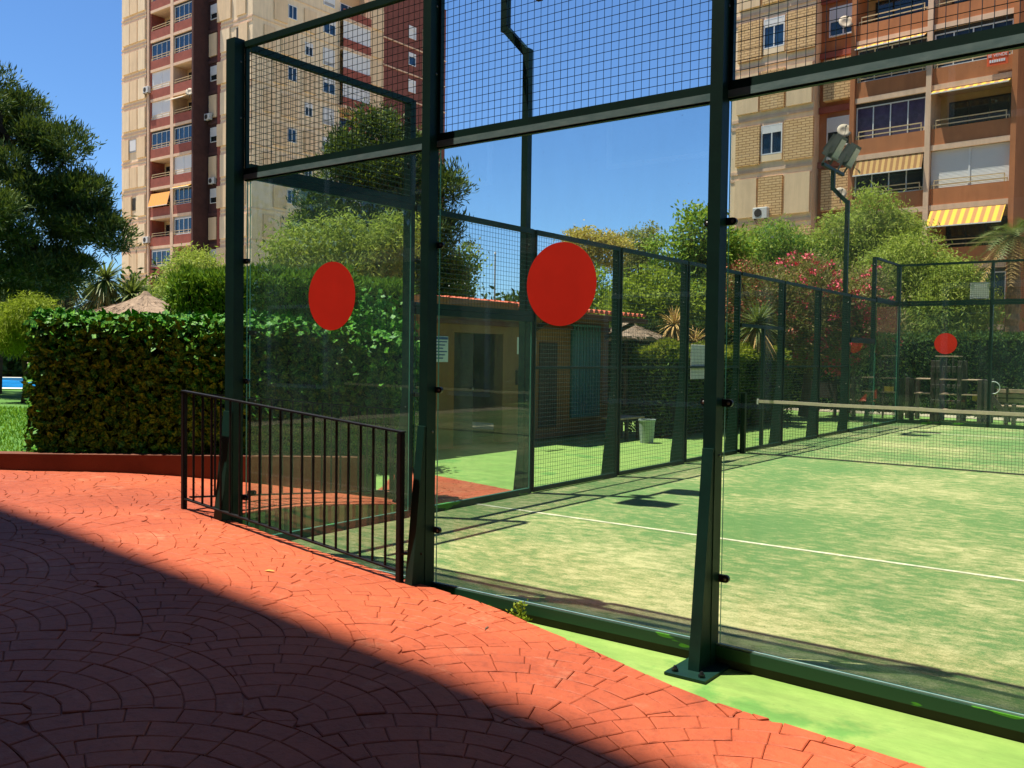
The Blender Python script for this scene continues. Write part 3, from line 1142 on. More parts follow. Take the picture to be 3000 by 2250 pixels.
# --- near end wall (y = 0)
near = thing('glass_court_wall', 'near glass end wall of the padel court with two large red discs', 'court wall', (0, 0, 0))
NY = lambda x: -max(0.0, x - 4.075) * 0.055      # the right-hand panels stand a few degrees skew
XP = [-0.02, 2.03, 4.075, 6.06, 8.06, 10.0]
for i, x in enumerate(XP):
    if i == 0:
        continue
    post(near, x, -0.02 + NY(x), (0, -1), 4.06, True, base=-.035)
cp0 = post(near, -0.05, -0.03, (0, -1), 4.07, False, base=-.04, w=.11, dep=.09, name='post')
for i in range(5):
    a_, b_ = XP[i] + .035, XP[i + 1] - .035
    if i == 0:
        a_ = 0.01
    ya, yb = NY(a_), NY(b_)
    pane = glass_pane(near, (a_ + .005, ya), (b_ - .005, yb), 0.062, 2.96)
    if i in (0, 1):
        disc(pane, ((1.02, 3.05)[i], -0.0065, (2.015, 2.03)[i]), .252, (0, -1, 0))
    hrail(near, (a_, ya - .012), (b_, yb - .012), 2.987, .046, .040, 'galv', 'glass_channel')
    hrail(near, (a_, ya - .012), (b_, yb - .012), 2.961, .030, .012, 'green', 'glass_bead')
    hrail(near, (a_, ya - .012), (b_, yb - .012), 3.031, .042, .047, 'green')
    hrail(near, (a_, ya - .012), (b_, yb - .012), 4.035, .042, .047, 'green')
    hrail(near, (a_, ya - .014), (b_, yb - .014), 0.030, .06, .062, 'chip', 'base_channel')
    hrail(near, (a_, ya - .030), (b_, yb - .030), 0.0665, .010, .009, 'galv', 'base_trim')
    hrail(near, (a_, ya - .028), (b_, yb - .028), -.026, .010, .048, 'dark', 'shadow_gap')  # dark strip that paints the shadow gap under the base channel
    mesh_panel(near, (a_, ya - .012), (b_, yb - .012), 3.055, 4.01)
    for xx, yy in ((a_ + .012, ya), (b_ - .012, yb)):
        MB().box(xx - .010, xx + .010, yy - .030, yy + .004, 3.055, 4.011).build('mesh_frame', M['green'], near)
    for z in (2.32, 1.36, 0.42):
        clamp(near, (a_, ya, z), (1, 0, 0), (0, -1, 0))
        clamp(near, (b_, yb, z), (-1, 0, 0), (0, -1, 0))

# --- long side wall (x = 0)
side = thing('mesh_court_wall', 'long side wall of the padel court, glass at both ends and green wire mesh between', 'court wall', (0, 4, 0))
YP = [0.0, 1.95, 3.97, 5.94, 7.94, 9.93, 11.95, 13.97, 16.0, 17.98, 20.02]
HT = [4.06, 4.06, 3.05, 3.05, 3.05, 3.05, 3.05, 3.05, 3.05, 4.06, 4.06]
for y, h in zip(YP[1:-1], HT[1:-1]):
    post(side, -0.02, y, (-1, 0), h, False, base=-.045)
for i in range(10):
    a_, b_ = YP[i] + .036, YP[i + 1] - .036
    tall = i in (0, 9)
    glz = i in (0, 1, 8, 9)
    top = 4.03 if tall else 3.02
    gt = 2.985 if tall else 1.985
    hrail(side, (-.012, a_), (-.012, b_), top, .045, .055, 'green')
    if glz:
        glass_pane(side, (0, a_ + .004), (0, b_ - .004), .07, gt)
        hrail(side, (-.012, a_), (-.012, b_), gt + .033, .05, .062, 'green', 'glass_channel')
        hrail(side, (-.012, a_), (-.012, b_), gt + .094, .045, .055, 'green')
        mesh_panel(side, (-.012, a_), (-.012, b_), gt + .125, top - .03)
        hrail(side, (-.014, a_), (-.014, b_), 0.02, .06, .09, 'chip', 'base_channel')
        for z in (.45, 1.2, 1.75):
            clamp(side, (0, a_, z), (0, 1, 0), (1, 0, 0))
    else:
        gate = i == 5
        hrail(side, (-.012, a_), (-.012, b_), 0.035, .045, .05, 'green')
        if not gate:
            hrail(side, (-.012, a_), (-.012, b_), 1.455, .035, .03, 'green')
            mesh_panel(side, (-.012, a_), (-.012, b_), .06, top - .03)
            for yy in (a_ + .011, b_ - .011):
                MB().box(-.026, .004, yy - .010, yy + .010, .0605, top - .0285).build('mesh_frame', M['green'], side)
        else:
            ym = (a_ + b_) / 2 + .05
            hrail(side, (-.012, a_), (-.012, b_), 2.16, .05, .06, 'green')
            mesh_panel(side, (-.012, a_), (-.012, b_), 2.20, top - .03)
            fr = MB()
            fr.box(-.04, .012, ym - .035, ym + .035, .062, 2.128)
            fr.build('gate_stile', M['green'], side)
            mesh_panel(side, (-.012, a_), (-.012, ym - .036), .07, 2.12)
            mesh_panel(side, (-.012, ym + .036), (-.012, b_), .07, 2.12)

# --- far end wall (y = 20)
far = thing('far_court_wall', 'far glass end wall of the padel court with a small-looking red disc', 'court wall', (0, 20.04, 0))
for i, x in enumerate(XP):
    if i == 0:
        continue
    post(far, x + .1, 20.06, (0, 1), 4.06, False, base=-.045)
post(far, -0.03, 20.07, (0, 1), 4.07, False, base=-.045, w=.10)
for i in range(5):
    a_, b_ = XP[i] + .1 + .036, XP[i + 1] + .1 - .036
    if i == 0:
        a_ = 0.03
    pane = glass_pane(far, (a_, 20.04), (b_, 20.04), .1, 2.985)
    if i == 0:
        disc(pane, (1.13, 20.033, 2.04), .262, (0, -1, 0))
    hrail(far, (a_, 20.05), (b_, 20.05), 3.018, .05, .066, 'green', 'glass_channel')
    hrail(far, (a_, 20.05), (b_, 20.05), 3.085, .045, .060, 'green')
    hrail(far, (a_, 20.05), (b_, 20.05), 4.03, .045, .055, 'green')
    hrail(far, (a_, 20.055), (b_, 20.055), 0.035, .075, .105, 'chip', 'base_channel')
    mesh_panel(far, (a_, 20.05), (b_, 20.05), 3.115, 4.0)

# --- net
net = thing('padel_net', 'black padel net with faded white tape across the court', 'net', (5, 10, 0))


def build_net():
    mb = MB()
    x0, x1, y = 0.14, 9.9, 10.0
    top = lambda x: .915 - .035 * (1 - abs(x - 5) / 4.9)
    n = int((x1 - x0) / .045)
    for i in range(n + 1):
        x = x0 + (x1 - x0) * i / n
        mb.wire((x, y, .015), (x, y, top(x) - .03), .0021)
    for j in range(20):
        t = j / 19
        for k in range(4):
            xa, xb = x0 + (x1 - x0) * k / 4, x0 + (x1 - x0) * (k + 1) / 4
            mb.wire((xa, y, .015 + t * (top(xa) - .05)), (xb, y, .015 + t * (top(xb) - .05)), .0021)
    o = mb.build('net_mesh', M['netm'], net)
    o['kind'] = 'stuff'
    b = MB()
    for k in range(16):
        xa, xb = .3 + (9.7 - .3) * k / 16, .3 + (9.7 - .3) * (k + 1) / 16
        sa, sb = .004 * math.sin(k * 2.1), .004 * math.sin((k + 1) * 2.1)
        b.add([(xa, y - .012, top(xa) - .05 + sa), (xb, y - .012, top(xb) - .05 + sb), (xb, y - .012, top(xb) + sb), (xa, y - .012, top(xa) + sa),
               (xa, y + .012, top(xa) - .05 + sa), (xb, y + .012, top(xb) - .05 + sb), (xb, y + .012, top(xb) + sb), (xa, y + .012, top(xa) + sa)],
              [(0, 1, 2, 3), (5, 4, 7, 6), (3, 2, 6, 7), (1, 0, 4, 5)])
    b.build('tape', M['band'], net)
    MB().box(.295, .315, y - .02, y + .02, .84, .93).build('tape_end', M['white'], net)
    for xx in (.06, 9.94):
        MB().cbox(xx - .04, xx + .04, y - .04, y + .04, 0, 1.02).build('net_post', M['green'], net)
    cb = MB().tube([(.09, y, .90), (.2, y, .912), (.3, y, .905)], .004, 6)
    cb.tube([(.09, y, .78), (.2, y, .80), (.3, y, .88)], .004, 6)
    cb.build('net_cord', M['netm'], net)
    lw = MB()
    lw.tube([(.15, y, .02), (9.9, y, .02)], .006, 6)
    lw.build('bottom_cord', M['netm'], net)


build_net()

# --- floodlight poles
def flood_pole(y, label, dz=0.0):
    t = thing('floodlight_pole', label, 'floodlight', (-.13, y, 0), group='floodlight poles along the court')
    px = -.13
    mb = MB()

    def seg(p, q, w=.085, m=0):
        mb.beam(p, q, w, w, (0, 1, 0))
    seg((px, y, -.04), (px, y, 5.12))
    seg((px - .003, y, 5.07), (px - .33, y, 5.42), .083)
    seg((px - .33, y, 5.38), (px - .33, y, 5.80 + dz))
    mb.build('pole', M['green'], t)
    cr = MB()
    cr.beam((px - .33, y - .72, 5.83 + dz), (px - .33, y + .70, 5.83 + dz), .07, .06)
    cr.build('crossarm', M['green'], t)
    for k, dy in enumerate((-.52, .50)):
        # floodlight housing tilted down towards the court
        c = Vector((px - .12, y + dy, 6.20 + dz))
        al = R(32)                          # aimed at the court, face looking inward and down
        fwd = Vector((-math.sin(al), 0, -math.cos(al)))
        up = Vector((-math.cos(al), 0, math.sin(al)))
        sd = Vector((0, 1, 0))

        def q(a, b, h):
            return tuple(c + fwd * a * 1.02 + sd * b * 1.1 + up * h * 1.4)
        hb = MB()
        hb.add([q(-.26, -.16, -.05), q(.24, -.20, -.07), q(.24, .20, -.07), q(-.26, .16, -.05),
                q(-.26, -.16, .05), q(.24, -.20, .09), q(.24, .20, .09), q(-.26, .16, .05)],
               [(0, 3, 2, 1), (4, 5, 6, 7), (0, 1, 5, 4), (1, 2, 6, 5), (2, 3, 7, 6), (3, 0, 4, 7)])
        for j in range(5):
            b0 = -.13 + j * .062
            hb.add([q(-.22, b0, .055), q(.16, b0, .085), q(.16, b0 + .014, .085), q(-.22, b0 + .014, .055),
                    q(-.22, b0, .11), q(.16, b0, .13), q(.16, b0 + .014, .13), q(-.22, b0 + .014, .11)],
                   [(0, 3, 2, 1), (4, 5, 6, 7), (0, 1, 5, 4), (1, 2, 6, 5), (2, 3, 7, 6), (3, 0, 4, 7)])
        fl = hb.build('floodlight', M['lamp'], t)
        gl = MB()
        gl.add([q(-.20, -.14, -.058), q(.20, -.175, -.074), q(.20, .175, -.074), q(-.20, .14, -.058)], [(3, 2, 1, 0)])
        gl.build('lens', M['lampg'], fl)
        br = MB()
        for s_ in (-1, 1):
            br.beam((px - .33, y + dy + s_ * .215, 5.86 + dz), q(0, s_ * .215, 0), .012, .04)
        br.beam((px - .33, y + dy - .22, 5.865 + dz), (px - .33, y + dy + .22, 5.865 + dz), .05, .012)
        br.build('bracket', M['lamp'], fl)
    return t


flood_pole(3.97, 'tall floodlight pole with cranked top in front of the blue sky', .16)
flood_pole(16.0, 'farther floodlight pole with its lamps in front of the balconies')

# --- signs on the court
def panel(name, label, cat, x0, x1, y0, y1, z0, z1, mat='white', loc=None):
    t = thing(name, label, cat, ((x0 + x1) / 2, (y0 + y1) / 2, z0))
    MB().cbox(x0, x1, y0, y1, z0, z1, .004).build('board', M[mat], t)
    return t


t = panel('notice_board', 'blank white notice board hanging on the side mesh', 'sign', -.045, -.035, 8.17, 8.68, 1.27, 1.80)
t = panel('score_board', 'white board clipped by its corners to the far upper mesh', 'sign', 1.64, 2.06, 20.09, 20.10, 3.14, 3.54)
for cx in (1.67, 2.03):
    for cz in (3.165, 3.515):
        MB().box(cx - .03, cx + .03, 20.075, 20.089, cz - .02, cz + .02).build('clip', M['alu'], t)

# ------------------------------------------------------------------ black corner railing
rl = thing('railing', 'black iron railing guarding the court corner on the red paving', 'railing', (1.9, -.24, .08))


def build_rail():
    y = -.22
    xa, xb = -.50, 1.93
    za, zb = pave_z(xa, y), pave_z(xb, y)
    ta, tb = 1.262, 1.075
    lin = lambda a, b, x: a + (b - a) * (x - xa) / (xb - xa)
    MB().cbox(xa - .03, xa + .01, y - .02, y + .02, za - .03, ta).build('post', M['black'], rl)
    MB().cbox(xb - .01, xb + .035, y - .022, y + .022, zb - .03, tb).build('post', M['black'], rl)
    MB().beam((xa - .03, y, ta + .006), (xb + .035, y, tb + .006), .045, .012, (0, 0, 1)).build('top_rail', M['black'], rl)
    MB().beam((xa + .01, y, za + .085), (xb - .01, y, zb + .075), .035, .012).build('bottom_rail', M['black'], rl)
    n = 19
    for i in range(n):
        x = xa + (xb - xa) * (i + 1) / (n + 1)
        MB().cbox(x - .008, x + .008, y - .008, y + .008, lin(za + .085, zb + .075, x), lin(ta, tb, x), .003).build('bar', M['black'], rl)
    MB().beam((xb + .02, y, zb + .19), (2.06, -.13, zb + .19), .03, .014).build('fixing', M['black'], rl)
    # return leg along the outside of the side wall
    x = -.46
    y0, y1 = y + .025, 2.15
    zt0, zt1 = 1.255, 1.02
    z0_, z1_ = za, pave_z(x, y1)
    l2 = lambda a, b, yy: a + (b - a) * (yy - y0) / (y1 - y0)
    MB().cbox(x - .02, x + .02, y1 - .02, y1 + .02, z1_ - .03, zt1).build('post', M['black'], rl)
    MB().beam((x, y0, zt0), (x, y1 + .02, zt1 + .006), .012, .045, (1, 0, 0)).build('top_rail', M['black'], rl)
    MB().beam((x, y0, z0_ + .10), (x, y1 - .02, z1_ + .09), .012, .035, (1, 0, 0)).build('bottom_rail', M['black'], rl)
    for i in range(19):
        yy = y0 + (y1 - y0) * (i + 1) / 20
        MB().cbox(x - .008, x + .008, yy - .008, yy + .008, l2(z0_ + .1, z1_ + .09, yy), l2(zt0, zt1, yy) - .006, .003).build('bar', M['black'], rl)


build_rail()

# ------------------------------------------------------------------ buildings
def rect_win(t, x0, x1, z0, z1, y, frame='alu', pane='pane', n=2, shut=0.0, dep=.08, fr=.06, face=(0, -1)):
    """window flush in the facade: frame with mullions, one pane per bay, shutter box part way down. face -y or +x"""
    def B(mb, a0, a1, d0, d1, zz0, zz1):
        if face == (0, -1):
            mb.box(a0, a1, y + d0, y + d1, zz0, zz1)
        else:
            mb.box(y - d1, y - d0, a0, a1, zz0, zz1)
    f = MB()
    B(f, x0, x1, -.03, dep, z0, z0 + fr)
    B(f, x0, x1, -.03, dep, z1 - fr, z1)
    B(f, x0, x0 + fr, -.03, dep, z0 + fr, z1 - fr)
    B(f, x1 - fr, x1, -.03, dep, z0 + fr, z1 - fr)
    for i in range(1, n):
        xm = x0 + (x1 - x0) * i / n
        B(f, xm - fr * .5, xm + fr * .5, -.02, dep, z0 + fr, z1 - fr)
    w = f.build('window', M[frame], t)
    for i in range(n):
        p = MB()
        B(p, x0 + (x1 - x0) * i / n + fr * .5, x0 + (x1 - x0) * (i + 1) / n - fr * .5, .02, .05, z0 + fr, z1 - fr)
        p.build('pane', M[pane], w)
    if shut > 0:
        s = MB()
        B(s, x0 + fr * .5, x1 - fr * .5, -.025, .015, z1 - fr - (z1 - z0 - 2 * fr) * shut, z1 - fr * .5)
        s.build('shutter', M['shut'], w)
    return w


def railing(t, x0, x1, z0, y, rows=(0, .22), mat='rail'):
    mb = MB()
    for k, h in enumerate(rows):
        a_, b_ = x0 + .06 + k * .12, x1 - .06 - k * .12
        mb.beam((a_, y, z0 + h + .16), (b_, y, z0 + h + .16), .05, .045)
        for xx in (a_ + .02, b_ - .02):
            mb.beam((xx, y, z0), (xx, y, z0 + h + .14), .04, .04)
    return mb.build('balcony_rail', M[mat], t)


def awning(t, x0, x1, ztop, zbot, y, outd, mat, name='awning'):
    mb = MB()
    n = max(6, int((x1 - x0) / .12))
    for i in range(n):
        a_, b_ = x0 + (x1 - x0) * i / n, x0 + (x1 - x0) * (i + 1) / n
        sa, sb = .03 * math.sin(i * 1.1), .03 * math.sin((i + 1) * 1.1)
        mb.add([(a_, y, ztop), (b_, y, ztop), (b_, y - outd, zbot + sb * .3), (a_, y - outd, zbot + sa * .3),
                (a_, y + .01, ztop - .02), (b_, y + .01, ztop - .02), (b_, y - outd + .01, zbot - .02 + sb * .3), (a_, y - outd + .01, zbot - .02 + sa * .3)],
               [(0, 3, 2, 1), (4, 5, 6, 7), (3, 7, 6, 2)])
    o = mb.build(name, M[mat], t)
    MB().beam((x0, y - outd, zbot - .015), (x1, y - outd, zbot - .015), .05, .05).build('front_bar', M['white'], o)
    return o


def aircon(x, y, z, label, t=None, rotz=0, s=1.0):
    a_ = thing('air_conditioner', label, 'air conditioner', (x, y, z), rotz, 'air conditioners on the facades', local=True)
    MB().cbox(-.42 * s, .42 * s, -.32, 0, 0, .58 * s, .02).build('case', M['ac'], a_)
    g = MB()
    g.tube([(-.10 * s, -.325, .29 * s), (-.10 * s, -.335, .29 * s)], .22 * s, 16)
    g.build('fan_grille', M['dark'], a_)
    for xx in (-.3, .3):
        br = MB()
        br.beam((xx * s, 0, -.03), (xx * s, -.34, -.03), .03, .04)
        br.beam((xx * s, 0, -.25), (xx * s, -.3, -.045), .03, .03)
        br.build('bracket', M['dark'], a_)
    return a_


def dish(x, y, z, label, d=(0.5, -0.8, 0.35), r=.4):
    t = thing('satellite_dish', label, 'satellite dish', (x, y, z), 0, 'satellite dishes on the balconies')
    d = Vector(d).normalized()
    a_ = d.cross(Vector((0, 0, 1))).normalized()
    b_ = a_.cross(d)
    mb = MB()
    c = Vector((x, y, z + .5))
    vs, n = [], 20
    rings = [(0.02, 0), (.5, .07), (1.0, .24)]
    for rr, hh in rings:
        vs += [tuple(c + d * hh * r + r * rr * (math.cos(2 * math.pi * i / n) * a_ + math.sin(2 * math.pi * i / n) * b_)) for i in range(n)]
    vs += [tuple(Vector(v) - d * .02) for v in vs]
    fs = []
    for k in (0, 1):
        for i in range(n):
            f = (k * n + i, k * n + (i + 1) % n, (k + 1) * n + (i + 1) % n, (k + 1) * n + i)
            fs.append(f)
            fs.append(tuple(3 * n + q for q in reversed(f)))
    for i in range(n):
        fs.append((2 * n + i, 2 * n + (i + 1) % n, 5 * n + (i + 1) % n, 5 * n + i))
    mb.add(vs, fs)
    mb.build('reflector', M['dishm'], t, True)
    m2 = MB()
    m2.tube([(x, y, z), c - d * .03], .025, 6)
    m2.tube([c - b_ * r * .9, c + d * r * 1.1], .012, 5)
    m2.tube([c + d * r * 1.05, c + d * r * 1.3], .04, 8)
    m2.build('arm', M['lamp'], t)


def balcony(t, kind, x0, x1, F, H, y, wallm, slab='pink', dep=1.5, par=.78, deco=None):
    """one balcony bay: back wall, side soffit, slab band, parapet, rail and what closes it"""
    # slab edge band
    MB().box(x0, x1, y - .06, y + dep, F - .25, F).build('slab', M[slab], t)
    MB().box(x0, x1, y - .02, y + .10, F + .001, F + par).build('parapet', M[wallm], t)
    top = F + H - .25
    lo = F + par
    if kind in ('open', 'open_awn', 'open_tile'):
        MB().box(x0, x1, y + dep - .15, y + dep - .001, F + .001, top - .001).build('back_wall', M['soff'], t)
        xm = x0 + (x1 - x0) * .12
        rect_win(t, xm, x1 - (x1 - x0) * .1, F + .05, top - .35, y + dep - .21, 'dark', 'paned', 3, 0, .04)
        railing(t, x0, x1, lo, y + .02)
    elif kind.startswith('glaze'):
        fr = 'alu'
        pn = {'glaze': 'pane', 'glaze_w': 'pane', 'glaze_dark': 'paned', 'glaze_purple': 'curt'}[kind]
        n = 4
        rect_win(t, x0 + .03, x1 - .03, lo + (.02 if kind != 'glaze_purple' else -.2), top - .18, y + .12, fr, pn, n, 0, .05, .05 if kind != 'glaze_w' else .085)
        MB().box(x0, x1, y + .08, y + .20, top - .18, top - .001).build('blind_box', M['dark' if kind != 'glaze_w' else 'shutg'], t)
        railing(t, x0, x1, lo, y + .0)
    elif kind == 'shutter':
        xm = (x0 + x1) / 2
        for a_, b_ in ((x0 + .02, xm - .04), (xm + .04, x1 - .02)):
            MB().box(a_, b_, y + .10, y + .14, lo - .1, top - .02).build('shutter', M['shut'], t)
        MB().box(xm - .04, xm + .04, y + .07, y + .15, lo, top - .02).build('mullion', M['alu'], t)
        railing(t, x0, x1, lo, y + .0)
    if deco == 'yellow':
        awning(t, x0 + .1, x1 - .1, top - .02, top - .85, y - .05, .75, 'ayel')
    elif deco == 'tan':
        awning(t, x0 + .05, x1 - .05, top - .02, top - .78, y - .02, .25, 'atan')
    elif deco == 'orange':
        awning(t, x0 + .05, x1 - .05, top - .35, lo + .1, y - .02, .35, 'aora')
    elif deco == 'scallop':
        awning(t, x0 + .05, x1 - .05, top - .02, top - .22, y - .03, .35, 'ayel')
    elif deco == 'sail':
        awning(t, x0 - .3, x1 - .4, top - .15, top - .55, y - .02, .7, 'rail')


# ---- right-hand apartment building (front turned a little from the court axis)
HS = 2.83
rb = thing('apartment_building', 'brown and cream apartment building with wide balconies behind the far court', 'building', (-.6, 42, 0), R(-4.8), local=True)


def right_building():
    t = rb
    top = 0.5 + HS * 9 + .8
    MB().box(-14.25, -9.56, 0.0, 16, -.3, top).build('wall', M['cream'], t)
    MB().box(-9.555, -7.54, .75, 16, -.3, top).build('recess_wall', M['brown'], t)
    MB().box(-7.53, -7.30, -.35, 2.4, -.3, top).build('pier', M['brown'], t)
    MB().box(-3.89, -3.65, -.35, 2.4, -.3, top).build('pier', M['pink'], t)
    MB().box(-.21, .02, -.35, 16, -.3, top).build('pier', M['brown'], t)
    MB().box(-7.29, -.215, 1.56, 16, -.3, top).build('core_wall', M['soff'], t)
    MB().box(.03, 7.5, 2.6, 16, -.3, top).build('rear_wing', M['redbr'], t)
    for k in range(0, 9):
        F = 0.5 + HS * k
        odd = k % 2 == 0
        # cream bay: string courses and brick panels shifting floor by floor
        MB().box(-14.25, -9.56, -.05, -.001, F - .12, F + .04).build('string_course', M['pink'], t)
        MB().box(-14.25, -9.56, -.03, -.001, F - .50, F - .36).build('string_course', M['pink'], t)
        if odd:
            segs = [(-13.9, -12.5, 'buff'), (-12.42, -11.22, 'win'), (-11.1, -9.5, 'buff')]
        else:
            segs = [(-13.9, -12.62, 'creamd'), (-12.5, -11.15, 'buff'), (-11.0, -9.62, 'creamd')]
        for a_, b_, m_ in segs:
            if m_ == 'win':
                rect_win(t, a_, b_, F + .75, F + 2.32, -.06, 'alu', 'pane', 2, .25 if k != 3 else .45)
                MB().box(a_, b_, -.09, -.001, F + .40, F + .73).build('sill_panel', M['cream'], t)
            else:
                MB().box(a_, b_, -.16, -.001, F + .30, F + 2.40).build('brick_panel' if m_ == 'buff' else 'render_panel', M[m_], t)
        # brown recess bay
        MB().box(-9.55, -7.54, .60, .749, F - .2, F + .12).build('string_course', M['redbr'], t)
        if odd:
            rect_win(t, -9.10, -7.62, F + .85, F + 2.35, .66, 'alu', 'paned', 2, .5)
        else:
            MB().box(-9.22, -7.56, .35, .749, F + .35, F + 2.45).build('brick_panel', M['buff'], t)
        k1 = {2: 'open', 3: 'glaze_dark', 4: 'glaze_purple', 5: 'glaze', 6: 'open'}.get(k, 'glaze_dark')
        k2 = {2: 'open', 3: 'shutter', 4: 'open', 5: 'glaze', 6: 'open'}.get(k, 'glaze')
        d1 = {3: 'tan', 5: 'scallop'}.get(k)
        d2 = {2: 'yellow', 4: 'scallop'}.get(k)
        balcony(t, k1, -7.29, -3.90, F, HS, -.22, 'brown', deco=d1)
        balcony(t, k2, -3.64, -.22, F, HS, -.22, 'brown', deco=d2)
        # shaded side wing with a plain window each floor
        rect_win(t, .9, 2.2, F + .9, F + 2.2, 2.54, 'dark', 'paned', 2, .4)
    MB().box(-14.5, .3, -.5, 16.2, top + .01, top + .5).build('roof_parapet', M['cream'], t)


right_building()
ax = lambda u, dy, z: ((-.6 + u * math.cos(R(-4.8)) - dy * math.sin(R(-4.8))), 42 + u * math.sin(R(-4.8)) + dy * math.cos(R(-4.8)), z)
aircon(*ax(-12.25, -.10, 9.15), 'air conditioner under the lower left window of the right building', rotz=R(-4.8))
aircon(*ax(-8.55, .64, 11.95), 'air conditioner in the brown recess of the right building', rotz=R(-4.8))
aircon(*ax(.62, 2.52, 12.45), 'upper air conditioner on the dark wing at the right edge', rotz=R(-4.8))
aircon(*ax(.62, 2.52, 10.5), 'lower air conditioner on the dark wing at the right edge', rotz=R(-4.8))
dish(*ax(-7.75, -.45, 12.6), 'white satellite dish behind the farther floodlights', r=.36)
dish(*ax(-7.8, -.45, 18.0), 'white satellite dish high on the right building', r=.36)
dish(*ax(-7.85, -.45, 9.5), 'small white satellite dish beside the cranked far pole', r=.3)


def text_mesh(name, body, size, mat, parent, mw):
    cu = bpy.data.curves.new(name, 'FONT')
    cu.body = body
    cu.size = size
    cu.align_x = 'CENTER'
    cu.align_y = 'CENTER'
    cu.extrude = .004
    tmp = bpy.data.objects.new(name, cu)
    COL.objects.link(tmp)
    dg = bpy.context.evaluated_depsgraph_get()
    me = bpy.data.meshes.new_from_object(tmp.evaluated_get(dg))
    bpy.data.objects.remove(tmp)
    me.materials.clear()
    me.materials.append(mat)
    o = bpy.data.objects.new(name, me)
    COL.objects.link(o)
    o.parent = parent
    o.matrix_local = mw
    return o


sg = thing('for_sale_sign', 'orange and white for-sale sign on the balcony parapet', 'sign', ax(-.80, -.37, 15.02), R(-4.8), local=True)
MB().cbox(-.44, .44, -.05, -.02, 0.0, .62, .02).build('board', M['orange'], sg)
MB().cbox(-.30, .44, -.056, -.03, .62, .84, .02).build('top_band', M['paper'], sg)
up_ = Matrix.Rotation(R(90), 4, 'X')
text_mesh('lettering', 'SE VENDE', .185, M['paper'], sg, Matrix.Translation((.0, -.062, .43)) @ up_)
bars = MB()
for i in range(7):
    bars.box(-.33 + i * .095, -.26 + i * .095, -.062, -.0505, .13, .25)
bars.build('number_line', M['paper'], sg)
lg = MB().tube([(-.36, -.05, .70), (-.36, -.06, .70)], .10, 16)
lg.build('round_emblem', M['orange'], sg)

# ---- left-hand tower
HL = 2.82
lt = thing('tower_block', 'tall cream and red-brown apartment tower behind the hedge and pine', 'building', (-61.4, 46.4, 0), 0, local=True)


